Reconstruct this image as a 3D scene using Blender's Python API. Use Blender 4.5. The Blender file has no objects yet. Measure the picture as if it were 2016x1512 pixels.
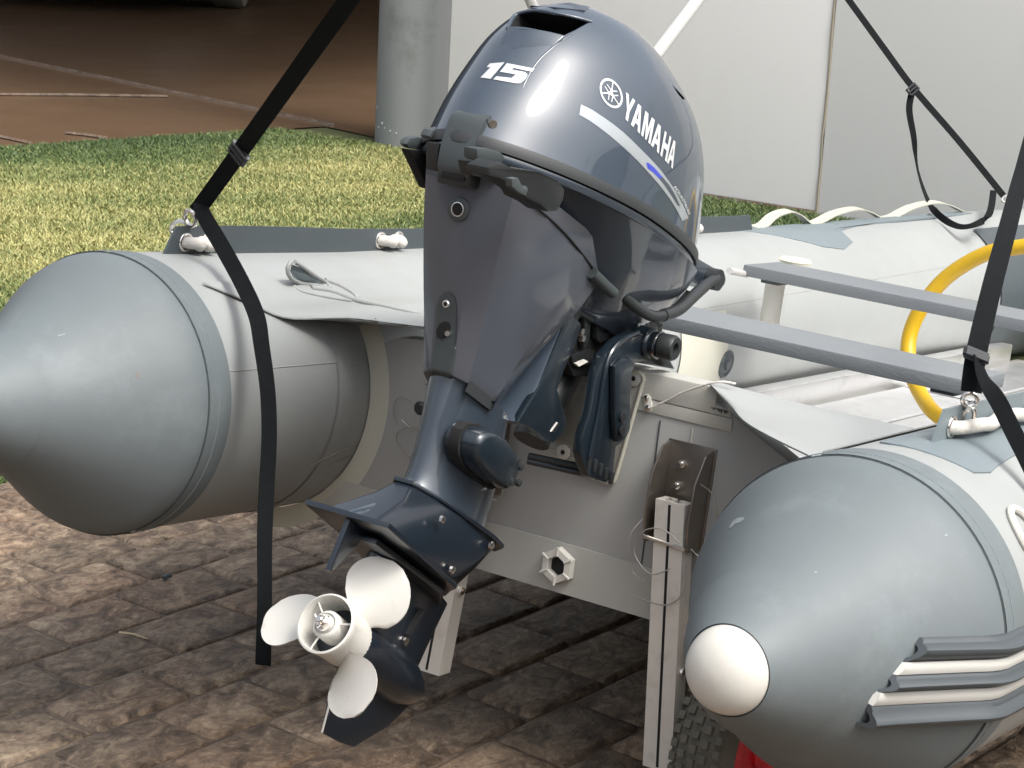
import bpy, bmesh, math, random
import numpy as np
from mathutils import Matrix, Vector
from mathutils.bvhtree import BVHTree
random.seed(7); rng = np.random.default_rng(7)
S = bpy.context.scene
COL = S.collection
PI = math.pi
# ------------------------------------------------------------------ camera, sky, sun
CAM_R = np.array([[0.53663881, -0.84219792, 0.05216758], [-0.19116804, -0.1815607, -0.96461935], [0.82187199, 0.5076794, -0.25843384]])
CAM_P = np.array([-2.98915882, -1.60675064, 1.5]); FPX = 4391.361
BW = Matrix(((0.99334133, 0.00263702, 0.11517837, 0), (0, 0.99973801, -0.02288911, 0), (-0.11520856, 0.0227367, 0.99308108, 0.48674675), (0, 0, 0, 1)))
cam = bpy.data.objects.new('camera', bpy.data.cameras.new('camera')); COL.objects.link(cam); S.camera = cam
cam.data.sensor_width = 36; cam.data.lens = 36 * FPX / 2016; cam.data.clip_end = 200; cam.data.clip_start = .05
cm = Matrix.Identity(4)
for i in range(3):
    cm[i][0] = CAM_R[0][i]; cm[i][1] = -CAM_R[1][i]; cm[i][2] = -CAM_R[2][i]; cm[i][3] = CAM_P[i]
cam.matrix_world = cm
SUN_EL, SUN_AZ = math.radians(56), math.radians(262)      # direction towards the sun, azimuth from +X
w = bpy.data.worlds.new('World'); S.world = w; w.use_nodes = True
wn = w.node_tree.nodes; wl = w.node_tree.links
sky = wn.new('ShaderNodeTexSky'); sky.sky_type = 'NISHITA'; sky.sun_disc = False
sky.sun_elevation = SUN_EL; sky.sun_rotation = PI / 2 - SUN_AZ
sky.air_density = 1.0; sky.dust_density = 7.0; sky.ozone_density = 1.0
cloud = wn.new('ShaderNodeHueSaturation'); cloud.inputs['Saturation'].default_value = .35      # thin high cloud greys the blue
wl.new(sky.outputs[0], cloud.inputs['Color']); wl.new(cloud.outputs[0], wn['Background'].inputs[0]); wn['Background'].inputs[1].default_value = .15
sun = bpy.data.objects.new('sun', bpy.data.lights.new('sun', 'SUN')); COL.objects.link(sun)
sun.data.energy = .8; sun.data.angle = math.radians(16); sun.data.color = (1, .96, .89)
sd = Vector((math.cos(SUN_EL) * math.cos(SUN_AZ), math.cos(SUN_EL) * math.sin(SUN_AZ), math.sin(SUN_EL)))
sun.rotation_euler = sd.to_track_quat('Z', 'Y').to_euler()
S.view_settings.view_transform = 'Standard'; S.view_settings.look = 'None'
S.view_settings.exposure = 1.0; S.view_settings.gamma = 1; S.view_settings.use_curve_mapping = False

# ------------------------------------------------------------------ frames and measuring
TAU = math.radians(31); TC = math.radians(17.253)
def pitch(t): return Matrix(((math.cos(t), 0, math.sin(t), 0), (0, 1, 0, 0), (-math.sin(t), 0, math.cos(t), 0), (0, 0, 0, 1)))
MM = pitch(TAU); CM = pitch(TC)            # motor frame and cowl frame, both seen from the boat frame
BWI = BW.inverted(); MMI = MM.inverted(); CMI = CM.inverted()
CAMB = BWI @ Vector(CAM_P)
def rayb(px, py):
    d = CAM_R.T @ np.array([px - 1008, py - 756, FPX]); d = BWI.to_3x3() @ Vector(d); return d.normalized()
def at(px, py, ax, v):                     # the point on a plane of the boat frame that the photograph shows there
    d = rayb(px, py); return CAMB + d * ((v - CAMB[ax]) / d[ax])
def atw(px, py, z=0):
    d = BW.to_3x3() @ rayb(px, py); c = Vector(CAM_P); return c + d * ((z - c.z) / d.z)
def proj(pw):
    v = CAM_R @ (np.array(pw) - CAM_P); return v[0] / v[2] * FPX + 1008, v[1] / v[2] * FPX + 756

# ------------------------------------------------------------------ materials
def nd(nt, t, **k):
    n = nt.nodes.new(t)
    for a, b in k.items():
        if hasattr(n, a): setattr(n, a, b)
        else: n.inputs[a].default_value = b
    return n
def mat(name, col, rough=.5, metal=0, coat=0, var=.12, scale=6, bump=.15, bscale=60, spec=.5, dirt=None, dirt_scale=3, dirt_amt=.5, coat_rough=.03, rand=0, grain=None, sheen=0, dist=.002):
    m = bpy.data.materials.new(name); m.use_nodes = True; nt = m.node_tree; b = nt.nodes['Principled BSDF']
    tc = nd(nt, 'ShaderNodeTexCoord'); L = nt.links.new
    n = nd(nt, 'ShaderNodeTexNoise', Scale=scale, Detail=6, Roughness=.6); L(tc.outputs['Object'], n.inputs['Vector'])
    mx = nd(nt, 'ShaderNodeMix', data_type='RGBA', blend_type='MIX')
    mx.inputs[6].default_value = (*[c * (1 - var) for c in col], 1); mx.inputs[7].default_value = (*[min(1, c * (1 + var)) for c in col], 1)
    L(n.outputs[0], mx.inputs[0]); out = mx.outputs[2]
    if dirt:
        n2 = nd(nt, 'ShaderNodeTexNoise', Scale=dirt_scale, Detail=8, Roughness=.7); L(tc.outputs['Object'], n2.inputs['Vector'])
        r = nd(nt, 'ShaderNodeMapRange'); r.inputs[1].default_value = .52; r.inputs[2].default_value = .72; r.inputs[4].default_value = dirt_amt
        L(n2.outputs[0], r.inputs[0]); m2 = nd(nt, 'ShaderNodeMix', data_type='RGBA'); m2.inputs[7].default_value = (*dirt, 1)
        L(r.outputs[0], m2.inputs[0]); L(out, m2.inputs[6]); out = m2.outputs[2]
    if rand:
        oi = nd(nt, 'ShaderNodeObjectInfo'); h = nd(nt, 'ShaderNodeHueSaturation')
        r = nd(nt, 'ShaderNodeMapRange'); r.inputs[3].default_value = 1 - rand; r.inputs[4].default_value = 1 + rand
        L(oi.outputs['Random'], r.inputs[0]); L(r.outputs[0], h.inputs['Value']); L(out, h.inputs['Color']); out = h.outputs[0]
    L(out, b.inputs['Base Color'])
    b.inputs['Roughness'].default_value = rough; b.inputs['Metallic'].default_value = metal; b.inputs['Specular IOR Level'].default_value = spec
    b.inputs['Coat Weight'].default_value = coat; b.inputs['Coat Roughness'].default_value = coat_rough
    if sheen: b.inputs['Sheen Weight'].default_value = sheen
    nr = nd(nt, 'ShaderNodeMapRange'); nr.inputs[3].default_value = max(.02, rough - .08); nr.inputs[4].default_value = min(1, rough + .12)
    n3 = nd(nt, 'ShaderNodeTexNoise', Scale=scale * 2.3, Detail=5); L(tc.outputs['Object'], n3.inputs['Vector']); L(n3.outputs[0], nr.inputs[0]); L(nr.outputs[0], b.inputs['Roughness'])
    if bump:
        n4 = nd(nt, 'ShaderNodeTexNoise', Scale=bscale, Detail=8, Roughness=.6)
        if grain:
            mp = nd(nt, 'ShaderNodeMapping'); mp.inputs['Scale'].default_value = grain; L(tc.outputs['Object'], mp.inputs[0]); L(mp.outputs[0], n4.inputs['Vector'])
        else: L(tc.outputs['Object'], n4.inputs['Vector'])
        bp = nd(nt, 'ShaderNodeBump', Strength=bump, Distance=dist); L(n4.outputs[0], bp.inputs['Height']); L(bp.outputs[0], b.inputs['Normal'])
    return m
M_PVC = mat('light_grey_pvc', (.285, .30, .296), .45, dirt=(.23, .225, .205), dirt_scale=2.5, dirt_amt=.35, bump=.2, bscale=9, var=.04, dist=.004)
M_PVCD = mat('pvc_tape', (.43, .43, .365), .5, var=.05, bump=.1)
M_CONE = mat('blue_grey_pvc', (.122, .143, .150), .56, var=.10, dirt=(.185, .215, .225), dirt_scale=7, dirt_amt=.55, bump=.3, bscale=6, dist=.006)
M_PATCH = mat('blue_grey_patch', (.155, .19, .205), .45, var=.05)
M_STRAKE = mat('strake_grey', (.052, .062, .069), .42, var=.06)
M_STRAKEW = mat('strake_white', (.52, .52, .49), .4, var=.03)
M_TRANS = mat('transom_grey', (.315, .32, .31), .5, var=.05, dirt=(.21, .20, .185), dirt_scale=4, dirt_amt=.3, bump=.12, bscale=12)
M_TRANSB = mat('transom_band', (.36, .36, .335), .5, var=.05, dirt=(.30, .275, .235), dirt_scale=9, dirt_amt=.3)
M_TRIM = mat('transom_trim', (.40, .40, .37), .4, var=.05, dirt=(.34, .31, .23), dirt_scale=8, dirt_amt=.5)
M_CHAR = mat('charcoal_pvc', (.055, .068, .075), .45, var=.1)
M_WHITEP = mat('white_plastic', (.55, .54, .495), .35, var=.03, dirt=(.43, .41, .37), dirt_scale=12, dirt_amt=.4)
M_BENCH = mat('painted_bench', (.17, .186, .197), .5, var=.05, bump=.5, bscale=90, grain=(3, 1, 3), dirt=(.20, .215, .222), dirt_scale=7)
M_ALU = mat('aluminium', (.86, .86, .86), .33, metal=.9, var=.06, bump=.1, dirt=(.5, .49, .46), dirt_scale=14, dirt_amt=.4)
M_ALUM = mat('anodised_post', (.62, .60, .56), .45, metal=.35, var=.05, dirt=(.38, .34, .3), dirt_scale=22, dirt_amt=.5)
M_STEEL = mat('stainless_steel', (.24, .215, .19), .34, metal=.85, var=.2, bump=.2, dirt=(.10, .08, .06), dirt_scale=16)
M_CHROME = mat('chrome', (.75, .72, .68), .18, metal=1, var=.08, bump=0)
M_PAINT = mat('blue_grey_engine_paint', (.030, .046, .068), .55, metal=.04, coat=1, var=.04, bump=.02, bscale=400, coat_rough=.02)
M_PAINT2 = mat('grey_casing_paint', (.074, .083, .102), .45, metal=.3, coat=.8, var=.04, bump=.02, bscale=400, coat_rough=.10)
M_PAINT3 = mat('glossy_leg_paint', (.028, .040, .056), .42, metal=.2, coat=1, var=.06, bump=.03, bscale=30, coat_rough=.04)
M_NAVY = mat('navy_gearcase_paint', (.005, .010, .017), .35, metal=.1, coat=.7, var=.15, bump=.05, bscale=30, coat_rough=.15)
M_BRKT = mat('navy_bracket_paint', (.009, .017, .025), .33, metal=.25, coat=.6, var=.12, coat_rough=.12)
M_BLK = mat('black_plastic', (.018, .021, .022), .42, var=.1, bump=.1, bscale=300)
M_RUB = mat('black_rubber', (.028, .031, .033), .5, var=.08, bump=.1, bscale=300)
M_LATCH = mat('dark_grey_plastic', (.042, .052, .054), .42, var=.08, bump=.15, bscale=500)
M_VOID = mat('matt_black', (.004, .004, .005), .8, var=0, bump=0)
M_PROP = mat('white_propeller_paint', (.56, .55, .51), .28, coat=.4, var=.02, bump=.03)
M_DECALW = mat('white_decal', (.52, .54, .55), .35, coat=.6, var=.02, bump=0)
M_DECALS = mat('silver_decal', (.34, .37, .39), .32, metal=.3, coat=.7, var=.12, scale=14, bump=0)
M_DECALB = mat('blue_decal', (.035, .05, .42), .35, coat=.6, var=.05, bump=0)
M_DECALD = mat('dark_decal', (.04, .055, .075), .35, coat=.6, var=.05, bump=0)
M_STRAP = mat('black_webbing', (.005, .0062, .007), .75, var=.3, scale=40, bump=.6, bscale=900, grain=(1, 4, 1), spec=.12)
M_ROPE = mat('white_rope', (.55, .53, .49), .7, var=.08, bump=.8, bscale=160, dist=.003)
M_WIRE = mat('thin_wire', (.35, .34, .31), .4, metal=.6, var=.1, bump=0)
M_HOSE = mat('yellow_hose', (.58, .36, .008), .38, var=.06, bump=.2, bscale=40)
M_TYRE = mat('knobbly_tyre', (.115, .11, .09), .85, var=.3, scale=30, dirt=(.16, .145, .11), dirt_scale=25, bump=.6, bscale=120)
M_RED = mat('red_rim', (.52, .012, .022), .35, coat=.3, var=.06)
M_PAD = mat('ribbed_pad', (.31, .31, .285), .55, var=.05)
M_FLOOR = mat('bilge_fabric', (.30, .30, .28), .55, var=.08)
M_WALL = mat('white_wall', (.88, .868, .855), .7, var=.02, scale=1.5, dirt=(.80, .765, .725), dirt_scale=1.3, dirt_amt=.35, bump=.25, bscale=16)
M_WALLST = mat('stained_joint', (.30, .27, .21), .8, var=.2)
M_PILLAR = mat('grey_pillar', (.25, .265, .262), .6, var=.05, scale=2, dirt=(.125, .13, .125), dirt_scale=4, dirt_amt=.7, bump=.2, bscale=20)
M_SPLAT = mat('pale_splash', (.65, .65, .62), .6)
M_POLE = mat('white_pole', (.43, .43, .415), .35, var=.04)
M_ROOF = mat('carport_roof', (.10, .09, .08), .7)
M_CAR = mat('car_black', (.012, .012, .014), .4, coat=.6)
M_SCUFF = mat('pale_scuff', (.24, .27, .285), .6, var=.2, scale=80)
M_STAIN = mat('brown_stain', (.15, .13, .12), .6, var=.3, scale=60)
M_STRAW = mat('dry_straw', (.55, .45, .28), .7)

def paver_mat(name, c1, c2, c3, rand=.25, rough=.62):
    m = bpy.data.materials.new(name); m.use_nodes = True; nt = m.node_tree; b = nt.nodes['Principled BSDF']; L = nt.links.new
    tc = nd(nt, 'ShaderNodeTexCoord'); geo = nd(nt, 'ShaderNodeNewGeometry'); oi = nd(nt, 'ShaderNodeObjectInfo')
    add = nd(nt, 'ShaderNodeVectorMath', operation='ADD'); mulv = nd(nt, 'ShaderNodeVectorMath', operation='SCALE'); mulv.inputs[0].default_value = (13.1, 7.7, 3.3)
    mul = nd(nt, 'ShaderNodeMath', operation='MULTIPLY'); mul.inputs[1].default_value = 1
    L(oi.outputs['Random'], mul.inputs[0]); L(mul.outputs[0], mulv.inputs[3]); L(geo.outputs['Position'], add.inputs[0]); L(mulv.outputs[0], add.inputs[1])
    mp = nd(nt, 'ShaderNodeMapping'); mp.inputs['Rotation'].default_value = (0, 0, math.radians(-35)); mp.inputs['Scale'].default_value = (1.1, 1.5, 1); L(add.outputs[0], mp.inputs[0])
    n1 = nd(nt, 'ShaderNodeTexNoise', Scale=13, Detail=8, Roughness=.66, Distortion=1.1); L(mp.outputs[0], n1.inputs['Vector'])
    n2 = nd(nt, 'ShaderNodeTexNoise', Scale=55, Detail=8, Roughness=.7, Distortion=.5); L(mp.outputs[0], n2.inputs['Vector'])
    n5 = nd(nt, 'ShaderNodeTexNoise', Scale=1.7, Detail=4, Roughness=.6); L(geo.outputs['Position'], n5.inputs['Vector'])
    cr = nd(nt, 'ShaderNodeValToRGB'); e = cr.color_ramp.elements
    e[0].position = .36; e[0].color = (*c1, 1); e[1].position = .66; e[1].color = (*c3, 1); x = e.new(.5); x.color = (*c2, 1)
    mn = nd(nt, 'ShaderNodeMath', operation='MULTIPLY_ADD'); mn.inputs[1].default_value = .45; L(n2.outputs[0], mn.inputs[0])
    m5 = nd(nt, 'ShaderNodeMath', operation='MULTIPLY'); m5.inputs[1].default_value = .55; L(n1.outputs[0], m5.inputs[0]); L(m5.outputs[0], mn.inputs[2]); L(mn.outputs[0], cr.inputs[0])
    # reddish stones
    hs = nd(nt, 'ShaderNodeMix', data_type='RGBA', blend_type='MULTIPLY'); hs.inputs[7].default_value = (1.08, .90, .80, 1)
    rr = nd(nt, 'ShaderNodeMapRange'); rr.inputs[1].default_value = .45; rr.inputs[2].default_value = .7; L(n5.outputs[0], rr.inputs[0]); L(rr.outputs[0], hs.inputs[0]); L(cr.outputs[0], hs.inputs[6])
    hv = nd(nt, 'ShaderNodeHueSaturation'); r = nd(nt, 'ShaderNodeMapRange'); r.inputs[3].default_value = 1 - rand; r.inputs[4].default_value = 1 + rand
    L(oi.outputs['Random'], r.inputs[0]); L(r.outputs[0], hv.inputs['Value']); L(hs.outputs[2], hv.inputs['Color'])
    cre = nd(nt, 'ShaderNodeMapRange'); cre.inputs[1].default_value = .38; cre.inputs[2].default_value = .5; cre.inputs[3].default_value = .68; cre.inputs[4].default_value = 1; L(n1.outputs[0], cre.inputs[0])
    mc = nd(nt, 'ShaderNodeMix', data_type='RGBA', blend_type='MULTIPLY'); mc.inputs[0].default_value = 1; L(hv.outputs[0], mc.inputs[6]); L(cre.outputs[0], mc.inputs[7]); L(mc.outputs[2], b.inputs['Base Color'])
    b.inputs['Roughness'].default_value = rough
    # chipped stone relief: ridged noise
    n6 = nd(nt, 'ShaderNodeTexNoise', noise_type='RIDGED_MULTIFRACTAL', Scale=15, Detail=6, Roughness=.55, Distortion=.6); L(mp.outputs[0], n6.inputs['Vector'])
    sm = nd(nt, 'ShaderNodeMath', operation='MULTIPLY_ADD'); sm.inputs[1].default_value = .35; L(n6.outputs[0], sm.inputs[0]); L(n2.outputs[0], sm.inputs[2])
    s2 = nd(nt, 'ShaderNodeMath', operation='MULTIPLY_ADD'); s2.inputs[1].default_value = 1.4; L(n1.outputs[0], s2.inputs[0]); L(sm.outputs[0], s2.inputs[2])
    bp = nd(nt, 'ShaderNodeBump', Strength=1, Distance=.008); L(s2.outputs[0], bp.inputs['Height']); L(bp.outputs[0], b.inputs['Normal'])
    return m
M_PAVER = paver_mat('stone_paver', (.075, .050, .033), (.205, .150, .104), (.45, .36, .255), rough=.46)
M_JOINT = paver_mat('sandy_joint', (.11, .084, .062), (.17, .130, .097), (.235, .185, .14), rand=0)
M_DRIVE = mat('brown_driveway', (.115, .072, .043), .36, var=.25, scale=2.2, dirt=(.085, .052, .032), dirt_scale=1.1, dirt_amt=.6, bump=.4, bscale=14, grain=(1, 1, 1), dist=.004)
M_SOIL = mat('lawn_soil', (.075, .085, .03), .9, var=.3)
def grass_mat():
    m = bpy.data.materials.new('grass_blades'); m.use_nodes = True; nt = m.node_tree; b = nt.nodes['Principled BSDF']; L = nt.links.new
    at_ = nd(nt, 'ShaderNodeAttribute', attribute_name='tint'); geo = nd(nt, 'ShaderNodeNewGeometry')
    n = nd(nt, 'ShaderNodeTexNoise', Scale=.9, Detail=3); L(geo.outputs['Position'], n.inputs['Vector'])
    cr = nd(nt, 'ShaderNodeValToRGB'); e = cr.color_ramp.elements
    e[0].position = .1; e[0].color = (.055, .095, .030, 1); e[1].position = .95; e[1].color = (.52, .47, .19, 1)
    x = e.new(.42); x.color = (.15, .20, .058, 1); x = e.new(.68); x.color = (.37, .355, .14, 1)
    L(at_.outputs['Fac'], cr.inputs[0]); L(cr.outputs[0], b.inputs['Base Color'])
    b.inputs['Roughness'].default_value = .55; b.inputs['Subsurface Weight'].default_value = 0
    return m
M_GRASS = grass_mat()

# ------------------------------------------------------------------ object helpers
def empty(name, mw, label=None, cat=None, group=None):
    o = bpy.data.objects.new(name, None); COL.objects.link(o); o.matrix_world = mw; o.empty_display_size = .05
    if label: tag(o, label, cat, group)
    return o
def tag(o, label=None, cat=None, group=None, kind=None):
    if label: o['label'] = label
    if cat: o['category'] = cat
    if group: o['group'] = group
    if kind: o['kind'] = kind
    return o
def obj(name, vf, m, parent=None, smooth=35, bevel=0, mats=None, label=None, kind=None, fm=None, mw=None):
    v, f = vf
    me = bpy.data.meshes.new(name); me.from_pydata([tuple(p) for p in v], [], [tuple(q) for q in f])
    for x in (mats or [m]): me.materials.append(x)
    if fm:
        for i, k in enumerate(fm): me.polygons[i].material_index = k
    bm = bmesh.new(); bm.from_mesh(me); bmesh.ops.remove_doubles(bm, verts=bm.verts, dist=1e-6); bmesh.ops.recalc_face_normals(bm, faces=bm.faces)
    if bevel:
        es = [e for e in bm.edges if len(e.link_faces) == 2 and e.calc_face_angle(0) > .5]
        bmesh.ops.bevel(bm, geom=es, offset=bevel, segments=2, affect='EDGES', profile=.6, clamp_overlap=True)
    bm.to_mesh(me); bm.free()
    if smooth is not None:
        for p in me.polygons: p.use_smooth = True
        me.set_sharp_from_angle(angle=math.radians(smooth))
    o = bpy.data.objects.new(name, me); COL.objects.link(o)
    if parent: o.parent = parent
    if mw is not None: o.matrix_world = mw
    if label: o['label'] = label
    if kind: o['kind'] = kind
    return o
def add(*parts):
    V, F = [], []
    for v, f in parts:
        n = len(V); V += [tuple(p) for p in v]; F += [tuple(i + n for i in q) for q in f]
    return V, F
def xf(vf, A): return [A @ Vector(p) for p in vf[0]], vf[1]
def box(x0, x1, y0, y1, z0, z1):
    v = [(x, y, z) for x in (x0, x1) for y in (y0, y1) for z in (z0, z1)]
    return v, [(0, 1, 3, 2), (4, 6, 7, 5), (0, 4, 5, 1), (2, 3, 7, 6), (0, 2, 6, 4), (1, 5, 7, 3)]
def loft(rings, cap0=True, cap1=True, closed=True):
    n = len(rings[0]); v = [p for r in rings for p in r]; f = []
    for i in range(len(rings) - 1):
        for j in range(n if closed else n - 1):
            k = (j + 1) % n; f.append((i * n + j, i * n + k, (i + 1) * n + k, (i + 1) * n + j))
    if cap0: f.append(tuple(range(n))[::-1])
    if cap1: f.append(tuple((len(rings) - 1) * n + j for j in range(n)))
    return v, f
def frame(d):
    d = Vector(d).normalized(); a = Vector((0, 0, 1)) if abs(d.z) < .9 else Vector((1, 0, 0))
    u = d.cross(a).normalized(); return u, d.cross(u).normalized()
def tube(pts, r, n=12, cap=True, closed=False):
    pts = [Vector(p) for p in pts]; rr = r if isinstance(r, (list, tuple)) else [r] * len(pts); rings = []; u = None
    for i, p in enumerate(pts):
        if closed: d = pts[(i + 1) % len(pts)] - pts[i - 1]
        else: d = pts[min(i + 1, len(pts) - 1)] - pts[max(i - 1, 0)]
        d.normalize()
        if u is None: u, _ = frame(d)
        u = (u - d * u.dot(d)).normalized(); w_ = d.cross(u)
        rings.append([p + u * rr[i] * math.cos(a) + w_ * rr[i] * math.sin(a) for a in (2 * PI * k / n for k in range(n))])
    if closed: rings.append(rings[0]); return loft(rings, False, False)
    return loft(rings, cap, cap)
def smoothpath(pts, k=6):
    pts = [Vector(p) for p in pts]; out = []
    for i in range(len(pts) - 1):
        a, b, c, d = pts[max(i - 1, 0)], pts[i], pts[i + 1], pts[min(i + 2, len(pts) - 1)]
        for j in range(k):
            t = j / k; out.append(.5 * ((2 * b) + (c - a) * t + (2 * a - 5 * b + 4 * c - d) * t * t + (3 * b - a - 3 * c + d) * t ** 3))
    out.append(pts[-1]); return out
def lathe(prof, o, d, n=32, cap0=True, cap1=True):       # prof: (along, radius)
    o = Vector(o); d = Vector(d).normalized(); u, w_ = frame(d)
    return loft([[o + d * s + (u * math.cos(2 * PI * k / n) + w_ * math.sin(2 * PI * k / n)) * r for k in range(n)] for s, r in prof], cap0, cap1)
def prism(poly, ax, a, b):                               # poly in the two other axes, extruded along axis ax
    o = [i for i in range(3) if i != ax]
    def P(p, t):
        q = [0, 0, 0]; q[ax] = t; q[o[0]] = p[0]; q[o[1]] = p[1]; return q
    n = len(poly); v = [P(p, a) for p in poly] + [P(p, b) for p in poly]
    return v, [tuple(range(n))[::-1], tuple(range(n, 2 * n))] + [(i, (i + 1) % n, n + (i + 1) % n, n + i) for i in range(n)]
def pxprism(pix, Y, t, ax=1):                            # outline measured on the photograph, extruded across the boat
    o = [i for i in range(3) if i != ax]
    return prism([(lambda h: (h[o[0]], h[o[1]]))(at(x, y, ax, Y)) for x, y in pix], ax, Y, Y + t)
def ribbon(pts, width, side, th=.0016, k=6, twist=None):
    P = smoothpath(pts, k); V = []; n = len(P)
    sides = smoothpath([Vector(s) for s in side], k) if isinstance(side, list) else [Vector(side)] * n
    rings = []
    for i, p in enumerate(P):
        d = (P[min(i + 1, n - 1)] - P[max(i - 1, 0)]).normalized(); s = sides[i]; s = (s - d * s.dot(d)).normalized(); nn = d.cross(s)
        rings.append([p - s * width / 2 - nn * th / 2, p + s * width / 2 - nn * th / 2, p + s * width / 2 + nn * th / 2, p - s * width / 2 + nn * th / 2])
    return loft(rings)
def catmull(tab, x):
    xs = [t[0] for t in tab]; i = 0
    while i < len(xs) - 2 and x > xs[i + 1]: i += 1
    t = (x - xs[i]) / (xs[i + 1] - xs[i]); t = min(max(t, 0), 1); out = []
    for c in range(1, len(tab[0])):
        def m_(k):
            a, b = max(k - 1, 0), min(k + 1, len(xs) - 1); return (tab[b][c] - tab[a][c]) / (xs[b] - xs[a])
        h = xs[i + 1] - xs[i]; p0, p1 = tab[i][c], tab[i + 1][c]
        out.append((2 * t ** 3 - 3 * t * t + 1) * p0 + (t ** 3 - 2 * t * t + t) * h * m_(i) + (-2 * t ** 3 + 3 * t * t) * p1 + (t ** 3 - t * t) * h * m_(i + 1))
    return out
def section(z, xr, xf_, b, nr=2.2, nf=2.4, n=72, cx=.45, zoff=None):
    c = xr + (xf_ - xr) * cx; P = []
    for k in range(n):
        t = 2 * PI * k / n; ct, st = math.cos(t), math.sin(t); e = nf if ct > 0 else nr
        x = c + (xf_ - c if ct > 0 else c - xr) * math.copysign(abs(ct) ** (2 / e), ct); y = b * math.copysign(abs(st) ** (2 / e), st)
        P.append((x, y, z if zoff is None else zoff(x, y)))
    return P

# ------------------------------------------------------------------ THE SETTING
def sheet(name, poly, z, m, kind='structure', zb=None):
    n = len(poly); v = [(x, y, z) for x, y in poly]
    return tag(obj(name, (v, [tuple(range(n))]), m, smooth=None), kind=kind)
sheet('ground', [(-60, -60), (90, -60), (90, 90), (-60, 90)], -.03, M_JOINT)
# lawn: left of the pavers and in front of the wall; the driveway lies beyond it
GA, GB = atw(0, 288), atw(640, 246)
gd = (GB - GA).normalized(); GL = GA - gd * 4
lawn_poly = [(2.75, 1.72), (2.75, -4), (4.70, -4), (4.70, 3.3), (5.1, 3.6), (GB.x, GB.y), (GL.x, GL.y), (-2.2, 1.72)]
sheet('lawn', lawn_poly, -.012, M_SOIL)
drive = sheet('driveway', [(GL.x, GL.y), (GB.x, GB.y), (4.72, 3.3), (16, 3.3), (16, 22), (-6, 22), (-6, GL.y)], -.006, M_DRIVE)
# the groove across the driveway: two raised lips and a dark channel
ga, gb = atw(-60, 98), atw(655, 246)
d = (gb - ga).normalized(); s = Vector((-d.y, d.x, 0))
pts = [ga + (gb - ga) * (i / 40) + s * random.uniform(-.006, .006) for i in range(41)]
obj('groove', tube([p + Vector((0, 0, -.004)) for p in pts], .014, 6), M_JOINT, drive)
obj('groove_lip', tube([p + s * -.02 + Vector((0, 0, -.007)) for p in pts], .010, 6), mat('pale_mortar', (.13, .088, .058), .7), drive)
for a, b in (((-60, 186), (330, 190)), ((-40, 262), (60, 282)), ((130, 262), (210, 272))):
    p, q = atw(*a), atw(*b); obj('groove', tube([p, (p + q) / 2 + Vector((.01, .01, 0)), q], .009, 5), M_JOINT, drive)

# pavers, laid in a running bond turned six degrees
PU, PV = .2165, .1535
def paver_geo(seed, detail=True):
    r = random.Random(seed); g = .0045; us = [0, .035 + r.uniform(0, .02), .5 + r.uniform(-.1, .1), .96 - r.uniform(0, .02), 1]; vs = [0, .06 + r.uniform(0, .02), .93 - r.uniform(0, .02), 1]
    L_, W_ = PU - 2 * g, PV - 2 * g; v = []; nx, ny = 4, 3
    for j, b in enumerate(vs):
        for i, a in enumerate(us):
            e = i in (0, nx) or j in (0, ny); c = i in (0, nx) and j in (0, ny)
            v.append((g + L_ * a + r.uniform(-.0022, .0022) + (.003 if c and i == 0 else -.003 if c else 0), g + W_ * b + r.uniform(-.0022, .0022) + (.003 if c and j == 0 else -.003 if c else 0), (-.0048 if e else 0) + r.uniform(-.0012, .0012)))
    f = [(j * (nx + 1) + i, j * (nx + 1) + i + 1, (j + 1) * (nx + 1) + i + 1, (j + 1) * (nx + 1) + i) for j in range(ny) for i in range(nx)]
    loop = [i for i in range(nx + 1)] + [(j) * (nx + 1) + nx for j in range(1, ny + 1)] + [ny * (nx + 1) + i for i in range(nx - 1, -1, -1)] + [j * (nx + 1) for j in range(ny - 1, 0, -1)]
    b0 = len(v)
    for k in loop: v.append((v[k][0], v[k][1], -.02))
    n = len(loop)
    for k in range(n): f.append((loop[k], b0 + k, b0 + (k + 1) % n, loop[(k + 1) % n]))
    return v, f
paving = tag(obj('paving', ([(-3.2, -4, -.0064), (2.75, -4, -.0064), (2.75, 1.72, -.0064), (-3.2, 1.72, -.0064)], [(0, 1, 2, 3)]), M_JOINT, smooth=None), kind='structure')
pm = []
for k in range(9):
    v, f = paver_geo(100 + k); me = bpy.data.meshes.new('paver'); me.from_pydata(v, [], f); me.materials.append(M_PAVER)
    for p in me.polygons: p.use_smooth = True
    me.set_sharp_from_angle(angle=math.radians(70)); pm.append(me)
a6 = math.radians(-6); PO = Vector((-.256, .955)); slots = []
for j in range(-34, 8):
    for i in range(-14, 16):
        u0 = (i + (.5 if j % 2 else 0)) * PU; v0 = j * PV
        x = PO.x + u0 * math.cos(a6) - v0 * math.sin(a6); y = PO.y + u0 * math.sin(a6) + v0 * math.cos(a6)
        cx = x + .1; cy = y + .07
        if cy > 1.66 or cx > 2.7 or cx < -3 or cy < -3.9: continue
        px, py = proj((cx, cy, 0)); vis = -120 < px < 2136 and 700 < py < 1640
        slots.append((0 if vis else 1, -py if vis else abs(px - 1008), x, y))
slots.sort(); extra = []
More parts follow.
